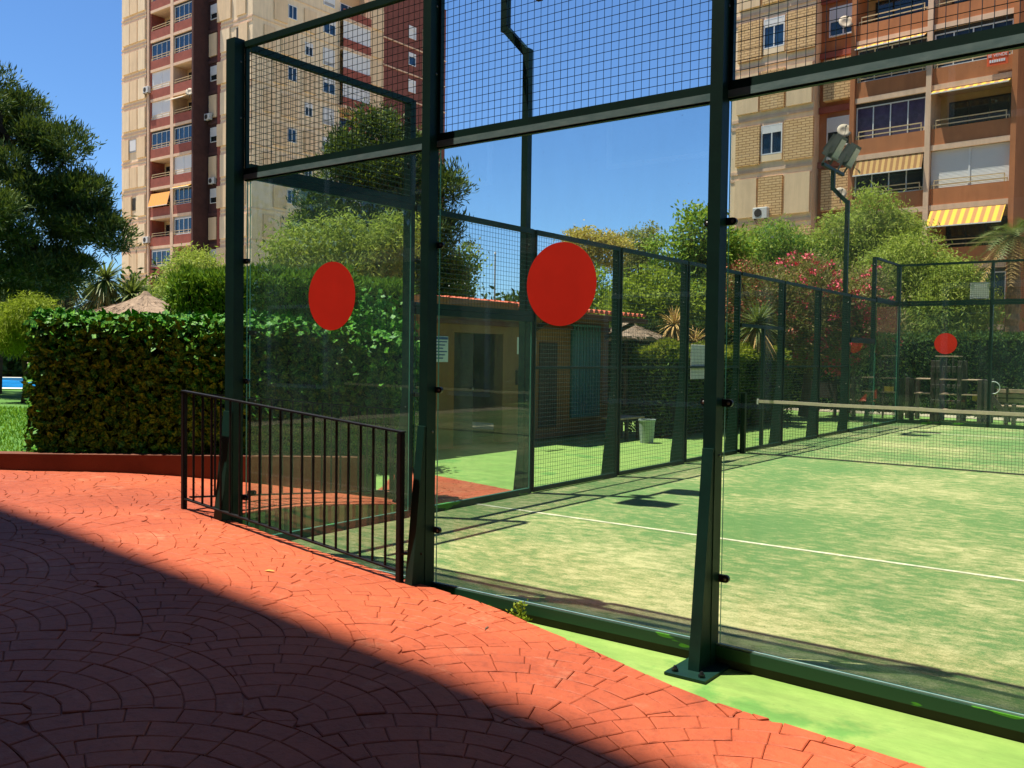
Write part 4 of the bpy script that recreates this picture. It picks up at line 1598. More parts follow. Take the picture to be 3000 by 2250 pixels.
def left_tower():
    t = lt
    top = .36 + HL * 14
    MB().box(-18.9, -14.52, -1.4, 26, -.3, top).build('wall', M['cream'], t)
    MB().box(-14.51, -13.80, -1.30, 26, -.3, top).build('pier', M['redbr'], t)
    MB().box(-14.30, -14.05, -1.45, -1.301, -.3, top).build('drainpipe', M['pink'], t)
    MB().box(-10.45, -9.99, -1.42, .3, -.3, top).build('pier', M['pink'], t)
    MB().box(-6.98, -6.73, -1.45, .3, -.3, top).build('pier', M['shadebr'], t)
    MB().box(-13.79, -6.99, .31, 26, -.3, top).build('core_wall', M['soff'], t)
    MB().box(-6.72, -5.3, .25, 26, -.3, top).build('recess_wall', M['shadebr'], t)
    MB().box(-6.98, -6.735, .301, 26, -.3, top).build('recess_cheek', M['shadebr'], t)
    MB().box(-5.29, -4.62, .12, 26, -.3, top).build('recess_edge', M['redbr'], t)
    MB().box(-4.61, 0.0, 0, 10.25, -.3, top).build('end_wall', M['cream'], t)
    MB().box(-4.61, -1.5, 10.26, 14.2, -.3, top).build('loggia_wall', M['soff'], t)
    MB().box(-4.61, -.05, 14.21, 16.2, -.3, top).build('panel_wall', M['creamd'], t)
    MB().box(-4.61, -.15, 16.21, 26, -.3, top).build('brown_wall', M['browns'], t)
    MB().box(-.30, .02, 13.95, 14.2, -.3, top).build('side_pier', M['pink'], t)
    A = ['glaze', 'open', 'open', 'glaze_w', 'open', 'shade', 'open', 'glaze', 'shutter', 'shutter', 'glaze', 'open', 'glaze', 'open']
    Bk = ['open', 'glaze', 'open', 'open', 'glaze_w', 'glaze', 'shutter', 'glaze', 'open', 'open', 'glaze', 'glaze', 'open', 'glaze']
    for k in range(1, 13):
        F = .36 + HL * k
        # left cream bay
        MB().box(-18.9, -14.52, -1.46, -1.401, F - .10, F + .05).build('string_course', M['pink'], t)
        MB().box(-18.9, -14.52, -1.44, -1.401, F - .52, F - .30).build('string_course', M['redbr' if False else 'pink'], t)
        if k in (7, ):
            segs = [(-18.7, -17.45, 'creamd'), (-16.0, -14.55, 'creamd')]
            rect_win(t, -17.38, -16.2, F + .95, F + 2.2, -1.46, 'shutg', 'shutg', 1, .9)
        elif k in (2, 5):
            segs = [(-18.4, -17.0, 'creamd'), (-16.0, -14.6, 'cream')]
            MB().box(-16.95, -16.4, -1.43, -1.401, F + .9, F + 2.1).build('slot_window', M['dark'], t)
        else:
            segs = [(-18.6, -17.35, 'cream'), (-17.25, -15.95, 'creamd'), (-15.8, -14.58, 'cream')]
        for a_, b_, m_ in segs:
            MB().box(a_, b_, -1.56, -1.401, F + .28, F + 2.28).build('render_panel', M[m_], t)
        kindA = A[k]
        decoA = None
        if kindA == 'shade':
            kindA, decoA = 'open', 'orange'
        balcony(t, kindA, -13.79, -10.46, F, HL, -1.35, 'redbr', 'pink', 1.6, .85, decoA)
        balcony(t, Bk[k], -9.98, -6.99, F, HL, -1.35, 'redbr', 'pink', 1.6, .85, {5: 'scallop', 8: 'sail'}.get(k))
        # recess windows
        if k % 2:
            rect_win(t, -6.45, -5.35, F + .9, F + 2.25, .2, 'alu', 'paned', 1, .62)
        else:
            MB().box(-6.6, -5.4, .10, .249, F + .35, F + 2.4).build('render_panel', M['creamd'], t)
        MB().box(-6.72, -5.3, .12, .249, F - .3, F).build('string_course', M['shadebr'], t)
        # right cream strip
        MB().box(-4.61, -.02, -.05, -.001, F - .10, F + .05).build('string_course', M['pink'], t)
        MB().box(-4.61, -.02, -.04, -.001, F - .50, F - .30).build('string_course', M['pink'], t)
        if k % 2:
            MB().box(-5.0, -3.0, -.16, -.001, F + .3, F + 2.3).build('render_panel', M['creamd'], t)
            MB().box(-2.2, -.9, -.12, -.001, F + .3, F + 2.3).build('render_panel', M['creamd'], t)
        else:
            MB().box(-4.55, -3.2, -.12, -.001, F + .3, F + 2.3).build('render_panel', M['cream'], t)
            MB().box(-2.3, -1.9, -.03, -.001, F + .9, F + 2.1).build('slot_window', M['dark'], t)
            MB().box(-1.85, -.6, -.14, -.001, F + .3, F + 2.3).build('render_panel', M['creamd'], t)
        # east side, in shade
        MB().box(.001, .05, .02, 10.25, F - .06, F + .04).build('string_course', M['creamd'], t)
        if k % 2:
            rect_win(t, 3.9, 4.9, F + .9, F + 2.15, .06, 'alu', 'pane', 2, 0, face=(1, 0))
            rect_win(t, 8.1, 9.6, F + .8, F + 2.2, .06, 'alu', 'pane', 2, .3, face=(1, 0))
            MB().box(.001, .12, 2.3, 3.8, F + .3, F + 2.35).build('render_panel', M['creamd'], t)
        else:
            rect_win(t, 8.1, 9.5, F + .6, F + 2.2, .06, 'alu', 'shutg', 1, .8, face=(1, 0))
            MB().box(.001, .12, 3.2, 5.0, F + .3, F + 2.35).build('render_panel', M['creamd'], t)
            rect_win(t, 5.9, 6.8, F + .9, F + 2.1, .06, 'alu', 'paned', 2, .3, face=(1, 0))
        MB().box(.001, .12, 5.8 if k % 2 else 1.2, 7.2 if k % 2 else 2.4, F + .3, F + 2.35).build('render_panel', M['creamd'], t)
        # loggia
        MB().box(-1.499, .55, 10.26, 13.94, F - .25, F).build('slab', M['pink'], t)
        MB().box(.43, .55, 10.26, 13.94, F + .001, F + .8).build('parapet', M['redbr'], t)
        if k in (5, 9, 10, 11):
            MB().box(.40, .44, 10.3, 13.9, F + .8, F + HL - .26).build('shutter', M['shut'], t)
        else:
            rect_win(t, 10.6, 13.6, F + .1, F + 2.2, -1.44, 'alu', 'paned', 3, 0, face=(1, 0))
        rect_win(t, 20.0, 21.1, F + .9, F + 2.2, -.09, 'alu', 'pane' if k % 2 else 'shut', 1, .3, face=(1, 0))
        MB().box(-.04, .06, 14.3, 16.15, F + .3, F + 2.4).build('render_panel', M['creamd'], t)
        MB().box(-.149, -.05, 16.21, 26, F - .12, F).build('string_course', M['pink'], t)
        MB().box(-.149, 0.0, 22.2, 23.6, F + .3, F + 2.4).build('render_panel', M['creamd'], t)


left_tower()
W = lambda x, y, z: (-61.4 + x, 46.4 + y, z)
aircon(*W(-6.3, .0, 23.0), 'air conditioner on the dark return wall of the tower')
aircon(*W(-5.9, .2, 17.1), 'air conditioner beside the lower recess window of the tower')
aircon(*W(-14.1, -1.46, 26.4), 'air conditioner on the left drainpipe of the tower, upper')
aircon(*W(-14.1, -1.46, 12.0), 'air conditioner on the left drainpipe of the tower, lower')
dish(*W(-7.2, -1.5, 24.9), 'satellite dish on the awning balcony of the tower', r=.38)

# ---- block behind the camera whose shadow falls over the paving
sb = thing('neighbour_block', 'tall apartment block whose shadow darkens the red paving', 'building', (0, -5.6, 0))


def shade_block():
    top = 34.45
    MB().box(-45, 30, -21, -5.59, -.3, top).build('wall', M['shadebr'], sb)
    for k in range(1, 12):
        z = 3.0 * k
        MB().box(-45, 30, -5.585, -5.50, z, z + .2).build('string_course', M['pink'], sb)
    for k in range(0, 4):
        for i in range(-5, 6):
            x = i * 3.4
            f = MB()
            f.box(x, x + 1.5, -5.585, -5.53, 3 * k + 1.0, 3 * k + 1.06)
            f.box(x, x + 1.5, -5.585, -5.53, 3 * k + 2.34, 3 * k + 2.4)
            f.box(x, x + .06, -5.585, -5.53, 3 * k + 1.061, 3 * k + 2.339)
            f.box(x + 1.44, x + 1.5, -5.585, -5.53, 3 * k + 1.061, 3 * k + 2.339)
            w = f.build('window', M['alu'], sb)
            MB().box(x + .061, x + 1.439, -5.585, -5.56, 3 * k + 1.062, 3 * k + 2.338).build('pane', M['paned'], w)


shade_block()


# ------------------------------------------------------------------ vegetation
def unit(v):
    return v / np.maximum(np.linalg.norm(v, axis=-1, keepdims=True), 1e-6)


def lobes_clumps(rg, lobes, n):
    """clump centres spread near the skin of a set of ellipsoids; returns centres and outward directions"""
    w = np.array([l[3] * l[4] * l[5] for l in lobes]) ** .67
    w = w / w.sum()
    pick = rg.choice(len(lobes), n, p=w)
    L = np.array(lobes)[pick]
    d = unit(rg.normal(size=(n, 3)))
    rr = rg.uniform(.35, 1.0, n) ** .45
    c = L[:, :3] + d * L[:, 3:6] * rr[:, None]
    return c, d


def leaf_quads(rg, c, d, n_each, spread, L, W, outw=.6, bias=(0, 0, .2), jit=.7, flat=.6, fw=0.0):
    """leaf blades (quads) around every clump centre"""
    n = len(c) * n_each
    C = np.repeat(c, n_each, 0)
    D = np.repeat(d, n_each, 0)
    sp = np.array([spread, spread, spread * flat]) if np.isscalar(spread) else np.array(spread)
    pos = C + rg.normal(size=(n, 3)) * sp
    ax_ = unit(D * outw + np.array(bias) + rg.normal(size=(n, 3)) * jit)
    s = unit(np.cross(ax_, unit(rg.normal(size=(n, 3)) + D * fw)))
    l = (L * rg.uniform(.6, 1.3, n))[:, None]
    w = (W * rg.uniform(.7, 1.2, n))[:, None]
    V = np.zeros((n, 4, 3))
    V[:, 0] = pos
    V[:, 1] = pos + ax_ * l * .5 + s * w
    V[:, 2] = pos + ax_ * l
    V[:, 3] = pos + ax_ * l * .5 - s * w
    return V.reshape(-1, 3), np.arange(4 * n).reshape(n, 4)


def trunk_mesh(base, top, r, targets, rg, mat, parent, lean=.15):
    mb = MB()
    b, tp = Vector(base), Vector(top)
    pts = []
    for i in range(6):
        f = i / 5
        p = b.lerp(tp, f) + Vector((rg.normal() * lean * f * (1 - f) * 3, rg.normal() * lean * f * (1 - f) * 3, 0))
        pts.append(p)
    mb.tube(pts, [r * (1.15 - .75 * i / 5) for i in range(6)], 8)
    for c in targets:
        f = rg.uniform(.45, .95)
        s = b.lerp(tp, f)
        e = Vector(c)
        mid = s.lerp(e, .5) + Vector((0, 0, -.06 * (e - s).length))
        mb.tube([s, mid, e], [r * .42, r * .26, r * .08], 5)
    return mb.build('trunk', mat, parent)


def tree(name, label, cat, base, lobes, mat, seed, clumps=260, each=40, spread=.28, L=.16, W=.035, outw=.6, bias=(0, 0, .2),
         jit=.7, r=.14, group=None, extra=None, flat=.6, top=None):
    rg = np.random.default_rng(seed)
    t = thing(name, label, cat, base, 0, group)
    c, d = lobes_clumps(rg, lobes, clumps)
    V, F = leaf_quads(rg, c, d, each, spread, L, W, outw, bias, jit, flat)
    np_mesh('crown', V, F, M[mat], t)
    g = np.mean(np.array(lobes)[:, :3], 0)
    tp = top or (g[0], g[1], g[2])
    k = min(9, len(c))
    trunk_mesh(base, tp, r, c[:k * 2:2], rg, M['bark'], t)
    if extra:
        m_, cl, ea, sp, l_, w_ = extra
        c2, d2 = lobes_clumps(rg, lobes, cl)
        c2 = c2 + d2 * .12
        V, F = leaf_quads(rg, c2, d2, ea, sp, l_, w_, .8, (0, 0, .2), .8)
        np_mesh('blossom' if m_ == 'pinkfl' else 'seed_heads', V, F, M[m_], t)
    return t


def box_hedge(name, label, cat, p0, p1, th, z0, z1, mat, seed, dens=420, L=.11, W=.02, bias=(0, 0, .5), jit=.6, outw=.7, group=None, wob=.05, coremat='core', ztop=None, fw=0.0):
    """clipped hedge between two plan points: dark light-blocking core and a shell of leaves on every face"""
    rg = np.random.default_rng(seed)
    t = thing(name, label, cat, (p0[0], p0[1], z0), 0, group)
    p0, p1 = np.array(p0, float), np.array(p1, float)
    Lh = np.linalg.norm(p1 - p0)
    dx = (p1 - p0) / Lh
    nx = np.array([dx[1], -dx[0]])
    h = z1 - z0
    zt = ztop or (lambda s: 0.0 * s)
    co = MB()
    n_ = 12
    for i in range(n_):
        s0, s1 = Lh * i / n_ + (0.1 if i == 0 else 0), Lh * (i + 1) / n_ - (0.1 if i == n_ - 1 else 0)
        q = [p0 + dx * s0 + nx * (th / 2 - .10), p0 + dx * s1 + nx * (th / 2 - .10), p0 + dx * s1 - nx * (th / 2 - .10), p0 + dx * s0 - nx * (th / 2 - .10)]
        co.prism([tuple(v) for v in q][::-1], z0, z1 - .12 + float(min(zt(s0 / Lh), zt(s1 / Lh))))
    co.build('light_block_core', M[coremat], t)  # dark filler box added to block light and paint shade between leaves
    faces = [('f', Lh * h), ('b', Lh * h * .5), ('t', Lh * th * 1.5), ('l', th * h), ('r', th * h)]
    Vs, Fs, off = [], [], 0
    for f, area in faces:
        n = int(area * dens)
        u, v = rg.random(n), rg.random(n)
        dep = np.abs(rg.normal(0, .055, n)) - .05
        lump = wob * (np.sin(u * Lh * 3.1 + v * 4) + np.sin(u * Lh * 1.3 - v * 7 + 1))
        if f in 'fb':
            s, z = u * Lh, z0 + v * h
            side_ = th / 2 * (1 if f == 'f' else -1)
            k = (side_ - np.sign(side_) * dep + np.sign(side_) * lump)
            z = z + zt(u) * v
            nn = np.array([nx[0], nx[1], 0]) * np.sign(side_)
        elif f == 't':
            s, k = u * Lh, (v - .5) * th
            z = z1 - dep + lump + zt(u) - .10 * (2 * np.abs(v - .5)) ** 4
            nn = np.array([0, 0, 1.])
        else:
            s = (dep + lump * .6) if f == 'l' else Lh - dep - lump * .6
            k, z = (u - .5) * th, z0 + v * h + (zt(0.0) if f == 'l' else zt(1.0)) * v
            nn = np.array([dx[0], dx[1], 0]) * (-1 if f == 'l' else 1)
        c = np.stack([p0[0] + dx[0] * s + nx[0] * k, p0[1] + dx[1] * s + nx[1] * k, z + 0 * s], 1)
        V, F = leaf_quads(rg, c, np.repeat(nn[None], n, 0), 1, .01, L, W, outw, bias, jit, fw=fw)
        Vs.append(V)
        Fs.append(F + off)
        off += len(V)
    o = np_mesh('foliage', np.concatenate(Vs), np.concatenate(Fs), M[mat], t)
    return t, (p0, dx, nx, Lh, th, z0, z1, zt)


# ---- ivy hedge on the kerb, with its biggest sunlit leaves as single leaves
HA = kerb_pt(0.13, -0.62)
HB = kerb_pt(4.05, -0.62)
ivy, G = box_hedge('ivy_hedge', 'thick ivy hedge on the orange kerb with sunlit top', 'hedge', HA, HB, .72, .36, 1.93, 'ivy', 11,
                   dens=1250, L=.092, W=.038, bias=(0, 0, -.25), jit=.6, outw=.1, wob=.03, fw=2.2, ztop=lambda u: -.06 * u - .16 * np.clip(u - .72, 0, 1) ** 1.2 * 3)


def ivy_leaf_mesh():
    prof = [(0, -.045), (.030, -.052), (.052, -.018), (.034, .008), (.040, .034), (.012, .030), (0, .070), (-.012, .030), (-.040, .034), (-.034, .008), (-.052, -.018), (-.030, -.052)]
    me = bpy.data.meshes.new('leaf')
    vs = [(0, 0, .008)] + [(x, y, -.25 * abs(x)) for x, y in prof]
    me.from_pydata(vs, [], [(0, 1 + i, 1 + (i + 1) % 12) for i in range(12)])
    me.materials.append(M['ivy'])
    return me


def single_ivy_leaves():
    r_ = random.Random(21)
    me = ivy_leaf_mesh()
    p0, dx, nx, Lh, th, z0, z1, zt = G
    org = ORG[ivy.name]
    for i in range(280):
        s = Lh * r_.random()
        m_ = r_.random()
        if m_ < .55:           # rounded front edge of the top
            a_ = r_.uniform(-.2, 1.45)
            k = th / 2 - .10 + .17 * math.sin(a_)
            z = z1 - .12 + .15 * math.cos(a_) + float(zt(s / Lh))
            n = Vector((nx[0] * math.sin(a_), nx[1] * math.sin(a_), math.cos(a_) + .3))
        elif m_ < .8:          # front face
            k, z = th / 2 + r_.uniform(.03, .10), z0 + r_.random() ** .8 * (z1 - z0 - .1)
            n = Vector((nx[0], nx[1], .1))
        else:                  # lit left end
            s = r_.uniform(-.09, .0)
            k, z = r_.uniform(-.4, .4) * th, z0 + r_.random() * (z1 - z0)
            n = Vector((-dx[0], -dx[1], .6))
        n = (n + Vector((r_.gauss(0, .35), r_.gauss(0, .35), r_.gauss(0, .35)))).normalized()
        q = n.to_track_quat('Z', 'Y') @ Matrix.Rotation(r_.uniform(0, 6.28), 3, 'Z').to_quaternion()
        o = bpy.data.objects.new('leaf', me)
        COL.objects.link(o)
        o.parent = ivy
        o.location = Vector((p0[0] + dx[0] * s + nx[0] * k, p0[1] + dx[1] * s + nx[1] * k, z)) - org
        o.rotation_mode = 'QUATERNION'
        o.rotation_quaternion = q
        sc_ = r_.uniform(.5, .85)
        o.scale = (sc_, sc_, sc_)


single_ivy_leaves()

tree('ivy_bush', 'ivy-clad bush at the end of the hedge beside the hut', 'shrub', (-3.45, 4.35, -.05),
     [(-3.45, 4.35, 1.45, .55, .45, .85), (-3.3, 4.6, 1.95, .45, .4, .38), (-3.6, 4.3, .8, .5, .4, .7)], 'ivy', 31, 190, 26, .16, .10, .042, .3, (0, 0, -.2), .8, .08)

# ---- clipped cypress screens
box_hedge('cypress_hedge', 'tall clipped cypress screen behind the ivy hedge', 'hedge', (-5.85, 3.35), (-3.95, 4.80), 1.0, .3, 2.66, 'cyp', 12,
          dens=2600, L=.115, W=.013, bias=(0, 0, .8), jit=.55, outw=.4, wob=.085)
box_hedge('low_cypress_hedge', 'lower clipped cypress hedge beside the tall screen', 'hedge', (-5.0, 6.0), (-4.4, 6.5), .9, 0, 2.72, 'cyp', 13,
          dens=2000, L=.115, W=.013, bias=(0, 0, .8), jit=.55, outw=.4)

# ---- big pine on the left
def pine_lobes(x, y, seed, prof, per=5, rz=.36):
    r_ = random.Random(seed)
    L = []
    az = r_.uniform(0, 6.28)
    for z, rad in prof:
        for k in range(per if rad > .8 else 2):
            az += 2.399
            f = r_.uniform(.55, .95)
            sz = r_.uniform(.36, .64) * (.62 + .2 * rad)
            L.append((x + rad * f * math.cos(az), y + rad * f * math.sin(az), z + r_.uniform(-.25, .3), sz, sz, sz * rz / .5))
    return L


tree('pine_tree', 'big dark pine tree with a lumpy crown at the left edge', 'tree', (-19.2, 6.3, .3),
     pine_lobes(-19.15, 6.45, 4, [(8.35, .45), (7.8, 1.0), (7.1, 1.5), (6.4, 1.75), (5.7, 1.95), (5.0, 2.35), (4.4, 2.6), (3.8, 2.3), (3.3, 1.6)], 6)
     + [(-17.2, 7.9, 4.9, .75, .7, .45), (-16.75, 8.3, 4.55, .6, .55, .36), (-17.7, 7.5, 6.9, .6, .6, .5), (-17.4, 7.8, 5.7, .75, .7, .45)],
     'pine', 41, 1750, 50, .125, .19, .019, .7, (0, 0, .75), .55, .24, flat=.75, top=(-19.1, 6.5, 7.9))
tree('stone_pine', 'second pine crown just left of the big pine', 'tree', (-21.6, 3.2, .3),
     [(-21.6, 3.4, 5.6, 1.8, 1.6, 1.7), (-21.0, 4.2, 3.6, 1.6, 1.4, 1.2)], 'pine', 42, 600, 44, .22, .20, .022, .7, (0, 0, .75), .55, .2, flat=.8)

# ---- tree mass behind the cypress screen
tree('dark_pine', 'tall round pine rising behind the first glass pane', 'tree', (-11.2, 12.4, 0),
     pine_lobes(-11.25, 12.4, 9, [(7.35, .6), (6.8, 1.1), (6.1, 1.4), (5.4, 1.6), (4.7, 1.7), (4.0, 1.7), (3.3, 1.5)], 6, .42)
     + [(-9.9, 13.45, 4.9, .55, .55, .45), (-9.75, 13.55, 6.0, .42, .42, .45)],
     'pine', 43, 1500, 42, .18, .18, .020, .7, (0, 0, .7), .55, .2, flat=.8, extra=('lime', 260, 22, .16, .15, .014), top=(-11.2, 12.4, 6.8))
tree('holm_oak', 'dark green oak with yellow tips left of the near sky gap', 'tree', (-10.3, 13.9, 0),
     [(-10.4, 13.8, 4.0, .6, .6, .75), (-10.05, 14.2, 3.3, .6, .55, .75), (-10.5, 13.8, 2.3, .8, .7, .9), (-9.85, 14.45, 4.1, .28, .28, .5)], 'broad', 44, 420, 34, .16, .10, .034, .5, (0, 0, .1), .8, .12,
     extra=('olive', 120, 16, .14, .10, .03))
tree('pepper_tree', 'pale green feathery tree seen left through the first pane', 'tree', (-8.3, 7.7, 0),
     [(-8.3, 7.6, 3.6, .75, .7, .65), (-7.75, 8.1, 3.95, .45, .4, .45), (-8.5, 7.4, 2.8, .6, .6, .6)], 'pepper', 45, 260, 38, .17, .13, .016, .2, (0, 0, -.5), .7, .09)
tree('pepper_tree', 'yellow-green leaning tree seen right through the first pane', 'tree', (-7.2, 8.4, 0),
     [(-7.05, 8.4, 3.5, .55, .5, .5), (-6.75, 8.6, 3.95, .5, .45, .4), (-7.4, 8.1, 3.0, .4, .4, .5)], 'pepper', 46, 220, 38, .16, .13, .016, .2, (0, 0, -.5), .7, .09)
tree('pepper_tree', 'pale weeping tree in front of the tower base', 'tree', (-23.6, 16.0, 0),
     [(-24.6, 16.1, 4.3, 1.25, 1.1, 1.2), (-23.6, 16.9, 4.0, .9, .9, .9), (-25.4, 15.4, 3.2, 1.0, .9, 1.1)], 'pepper', 47, 420, 42, .26, .20, .022, .2, (0, 0, -.5), .7, .14)
tree('lime_bush', 'round lime green bush between the pool and the pine', 'shrub', (-14.6, 5.0, .3),
     [(-14.5, 5.1, 2.3, .58, .55, .48), (-14.2, 5.3, 2.0, .5, .5, .42), (-14.8, 4.9, 1.95, .48, .48, .4)], 'lime', 48, 380, 42, .12, .15, .010, .3, (0, 0, -.7), .45, .06)
tree('grey_bush', 'small grey-green bush by the low hedge', 'shrub', (-17.2, 3.6, .3),
     [(-17.2, 3.6, 1.3, .9, .8, .55)], 'olive', 49, 150, 34, .16, .10, .025, .5, (0, 0, .1), .8, .05)

# ---- yuccas
def spiky(name, label, base, heads, L, n, mat='frond', seed=1, trunk_r=.16, skirt=True, group=None, droop=.5, W=.035):
    rg = np.random.default_rng(seed)
    t = thing(name, label, 'palm', base, 0, group)
    tb = MB()
    for h in heads:
        tb.tube([base, ((base[0] + h[0]) / 2 + .05, (base[1] + h[1]) / 2, (base[2] + h[2]) / 2), h], [trunk_r * 1.2, trunk_r, trunk_r * .8], 8)
        c = np.array(h)
        for part, cnt, lo, hi, mm in (('leaf_crown', n, -.5, 1.0, mat),) + ((('leaf_skirt', n // 2, -1.0, -.55, 'dryfrond'),) if skirt else ()):
            dz = rg.uniform(lo, hi, cnt)
            az = rg.uniform(0, 6.283, cnt)
            d = np.stack([np.sqrt(1 - dz ** 2) * np.cos(az), np.sqrt(1 - dz ** 2) * np.sin(az), dz], 1)
            s = unit(np.cross(d, np.array([0, 0, 1.0])))
            l = L * rg.uniform(.7, 1.15, cnt)[:, None]
            segs = []
            for f, w in ((0, .5), (.4, 1.0), (.75, .7), (1.0, .05)):
                p = c + d * l * f + np.array([0, 0, -1.0]) * (droop * l * f * f * .6)
                segs.append((p - s * W * w, p + s * W * w))
            V = np.stack([x for ab in segs for x in ab], 1)          # cnt,8,3
            F = np.array([[0, 1, 3, 2], [2, 3, 5, 4], [4, 5, 7, 6]])
            FF = (np.arange(cnt)[:, None, None] * 8 + F[None]).reshape(-1, 4)
            np_mesh(part, V.reshape(-1, 3), FF, M[mm], t)
    tb.build('trunk', M['bark'], t)
    return t


spiky('yucca', 'tall yucca with a dry leaf skirt by the thatched parasol', (-22.6, 11.4, 0), [(-22.7, 11.4, 3.9), (-22.0, 11.9, 3.4), (-22.4, 11.6, 2.6)], 1.1, 190, seed=3, group='yuccas')
spiky('yucca', 'dark yucca cluster under the right side of the pine', (-24.2, 11.0, 0), [(-24.4, 11.0, 4.0), (-23.7, 11.5, 3.2), (-24.9, 10.6, 2.6), (-24.0, 11.2, 2.0)], 1.1, 170, seed=4, group='yuccas')
spiky('fan_palm', 'low fan palm behind the oleanders and side mesh', (-2.5, 16.9, 0), [(-2.5, 16.9, 2.45)], .85, 200, seed=5, group='low palms', skirt=True, W=.022, droop=.3)
spiky('fan_palm', 'low palm with dry golden fronds behind the side mesh', (-4.9, 17.2, 0), [(-4.9, 17.2, 2.45), (-4.5, 17.6, 2.0)], .75, 110, mat='dryfrond', seed=6, group='low palms', W=.022)
spiky('fan_palm', 'palm frond tips poking in at the left edge', (-15.6, 2.1, .3), [(-15.75, 2.15, 4.2)], 1.5, 150, seed=8, group='low palms', W=.02, droop=.9)

# ---- date palm at the right edge: every frond a part
def date_palm():
    base = (1.25, 29.3, 0)
    t = thing('date_palm', 'date palm with rough trunk at the right edge beside the yellow awning', 'palm', base)
    tb = MB()
    pts, rad = [], []
    for i in range(29):
        z = i * .2
        pts.append((1.25 + .02 * math.sin(z * 2), 29.3, z))
        rad.append((.30 if i % 2 else .255) * (1 - .012 * i))
    tb.tube(pts, rad, 12)
    tb.build('trunk', M['palmbark'], t)
    r_ = random.Random(9)
    for k in range(34):
        az = k * 2.399
        el = R(r_.uniform(-35, 75))
        Lf = r_.uniform(1.2, 1.75)
        d = Vector((math.cos(az) * math.cos(el), math.sin(az) * math.cos(el), math.sin(el)))
        c = Vector((1.25, 29.3, 5.75))
        s = d.cross(Vector((0, 0, 1))).normalized()
        mb = MB()
        prev = c
        dry = el < R(-22)
        for i in range(1, 15):
            f = i / 14
            p = c + d * Lf * f + Vector((0, 0, -1.15 * Lf * f * f * .5))
            mb.wire(prev, p, .014 * (1.1 - f))
            tdir = (p - prev).normalized()
            for sg_ in (-1, 1):
                ld = (s * sg_ + tdir * .9 + Vector((0, 0, -.15))).normalized()
                ll = .42 * math.sin(math.pi * (.12 + .8 * f)) + .05
                wv = tdir * .018
                q = p + ld * ll
                mb.add([p - wv, p + wv, q], [(0, 1, 2)])
                p2 = prev.lerp(p, .5)
                q2 = p2 + (ld + Vector((0, 0, .25))).normalized() * ll
                mb.add([p2 - wv, p2 + wv, q2], [(0, 1, 2)])
            prev = p
        mb.build('frond', M['dryfrond' if dry else 'frond'], t)


date_palm()

# ---- trees to the right, between court and building
G1 = 'trees between the court and the right building'
tree('gum_tree', 'thin tree with yellow-orange crown above the hut roof', 'tree', (-12.9, 26.1, 0),
     [(-13.3, 25.9, 6.0, .8, .7, .6), (-12.5, 26.5, 5.8, .7, .6, .7), (-13.9, 25.5, 5.4, .6, .5, .45)], 'gold', 51, 240, 34, .2, .15, .03, .4, (0, 0, 0), .8, .12)
tree('gum_tree', 'green lower crown under the yellow tree', 'tree', (-11.6, 24.2, 0),
     [(-12.0, 24.0, 3.6, 1.0, .9, 1.4), (-11.0, 24.9, 3.2, .9, .8, 1.2)], 'broad', 52, 240, 32, .22, .14, .04, .4, (0, 0, 0), .8, .12, group=G1)
tree('olive_tree', 'small pale tree with yellowish top in the distance', 'tree', (-13.5, 30.7, 0),
     [(-13.7, 30.5, 6.4, .65, .6, .75), (-13.1, 31.0, 6.7, .4, .4, .6), (-13.5, 30.7, 5.4, .9, .8, .7)], 'olive', 53, 240, 32, .2, .14, .03, .4, (0, 0, 0), .8, .12)
tree('ailanthus', 'fresh green tree with long compound leaves rising left of the front post', 'tree', (-5.6, 20.3, 0),
     [(-5.7, 20.3, 5.2, .6, .6, .95), (-5.2, 20.7, 4.7, .7, .7, .8), (-6.4, 19.8, 4.7, .7, .6, .55), (-5.6, 20.3, 3.6, 1.2, 1.1, .9), (-6.3, 19.6, 3.0, .9, .8, .8)], 'broad', 54, 430, 40, .19, .17, .034, .5, (0, 0, -.05), .75, .11)
tree('shrub_tree', 'yellow-green leafy tree behind the middle of the side mesh', 'tree', (-6.2, 18.4, 0),
     [(-6.3, 18.5, 3.3, .9, .8, .75), (-5.6, 19.0, 2.9, .8, .8, .8), (-6.8, 18.0, 2.6, .8, .7, .8), (-5.3, 19.1, 1.9, .8, .7, .7)], 'lime', 55, 330, 40, .2, .15, .035, .4, (0, 0, -.1), .8, .1)
tree('pepper_tree', 'pale weeping tree at the foot of the right building, left corner', 'tree', (-7.0, 28.4, 0),
     [(-7.6, 27.9, 5.4, 1.0, 1.0, .9), (-6.6, 28.7, 5.9, .95, .9, .8), (-5.8, 29.3, 5.3, 1.0, .9, .9), (-7.0, 28.4, 4.0, 1.6, 1.3, 1.3)], 'broad', 56, 560, 42, .25, .19, .022, .2, (0, 0, -.55), .65, .16, group=G1)
tree('pepper_tree', 'tallest pale weeping tree, in front of the lower balconies', 'tree', (-3.9, 30.5, 0),
     [(-3.6, 30.7, 7.2, .7, .7, .85), (-4.4, 30.1, 6.3, 1.0, .9, .8), (-3.0, 31.1, 6.2, 1.0, .9, .9), (-3.9, 30.5, 5.0, 1.7, 1.4, 1.2), (-5.2, 29.5, 5.5, .9, .8, .7)], 'pepper', 57, 680, 44, .25, .19, .021, .2, (0, 0, -.55), .65, .16, group=G1)
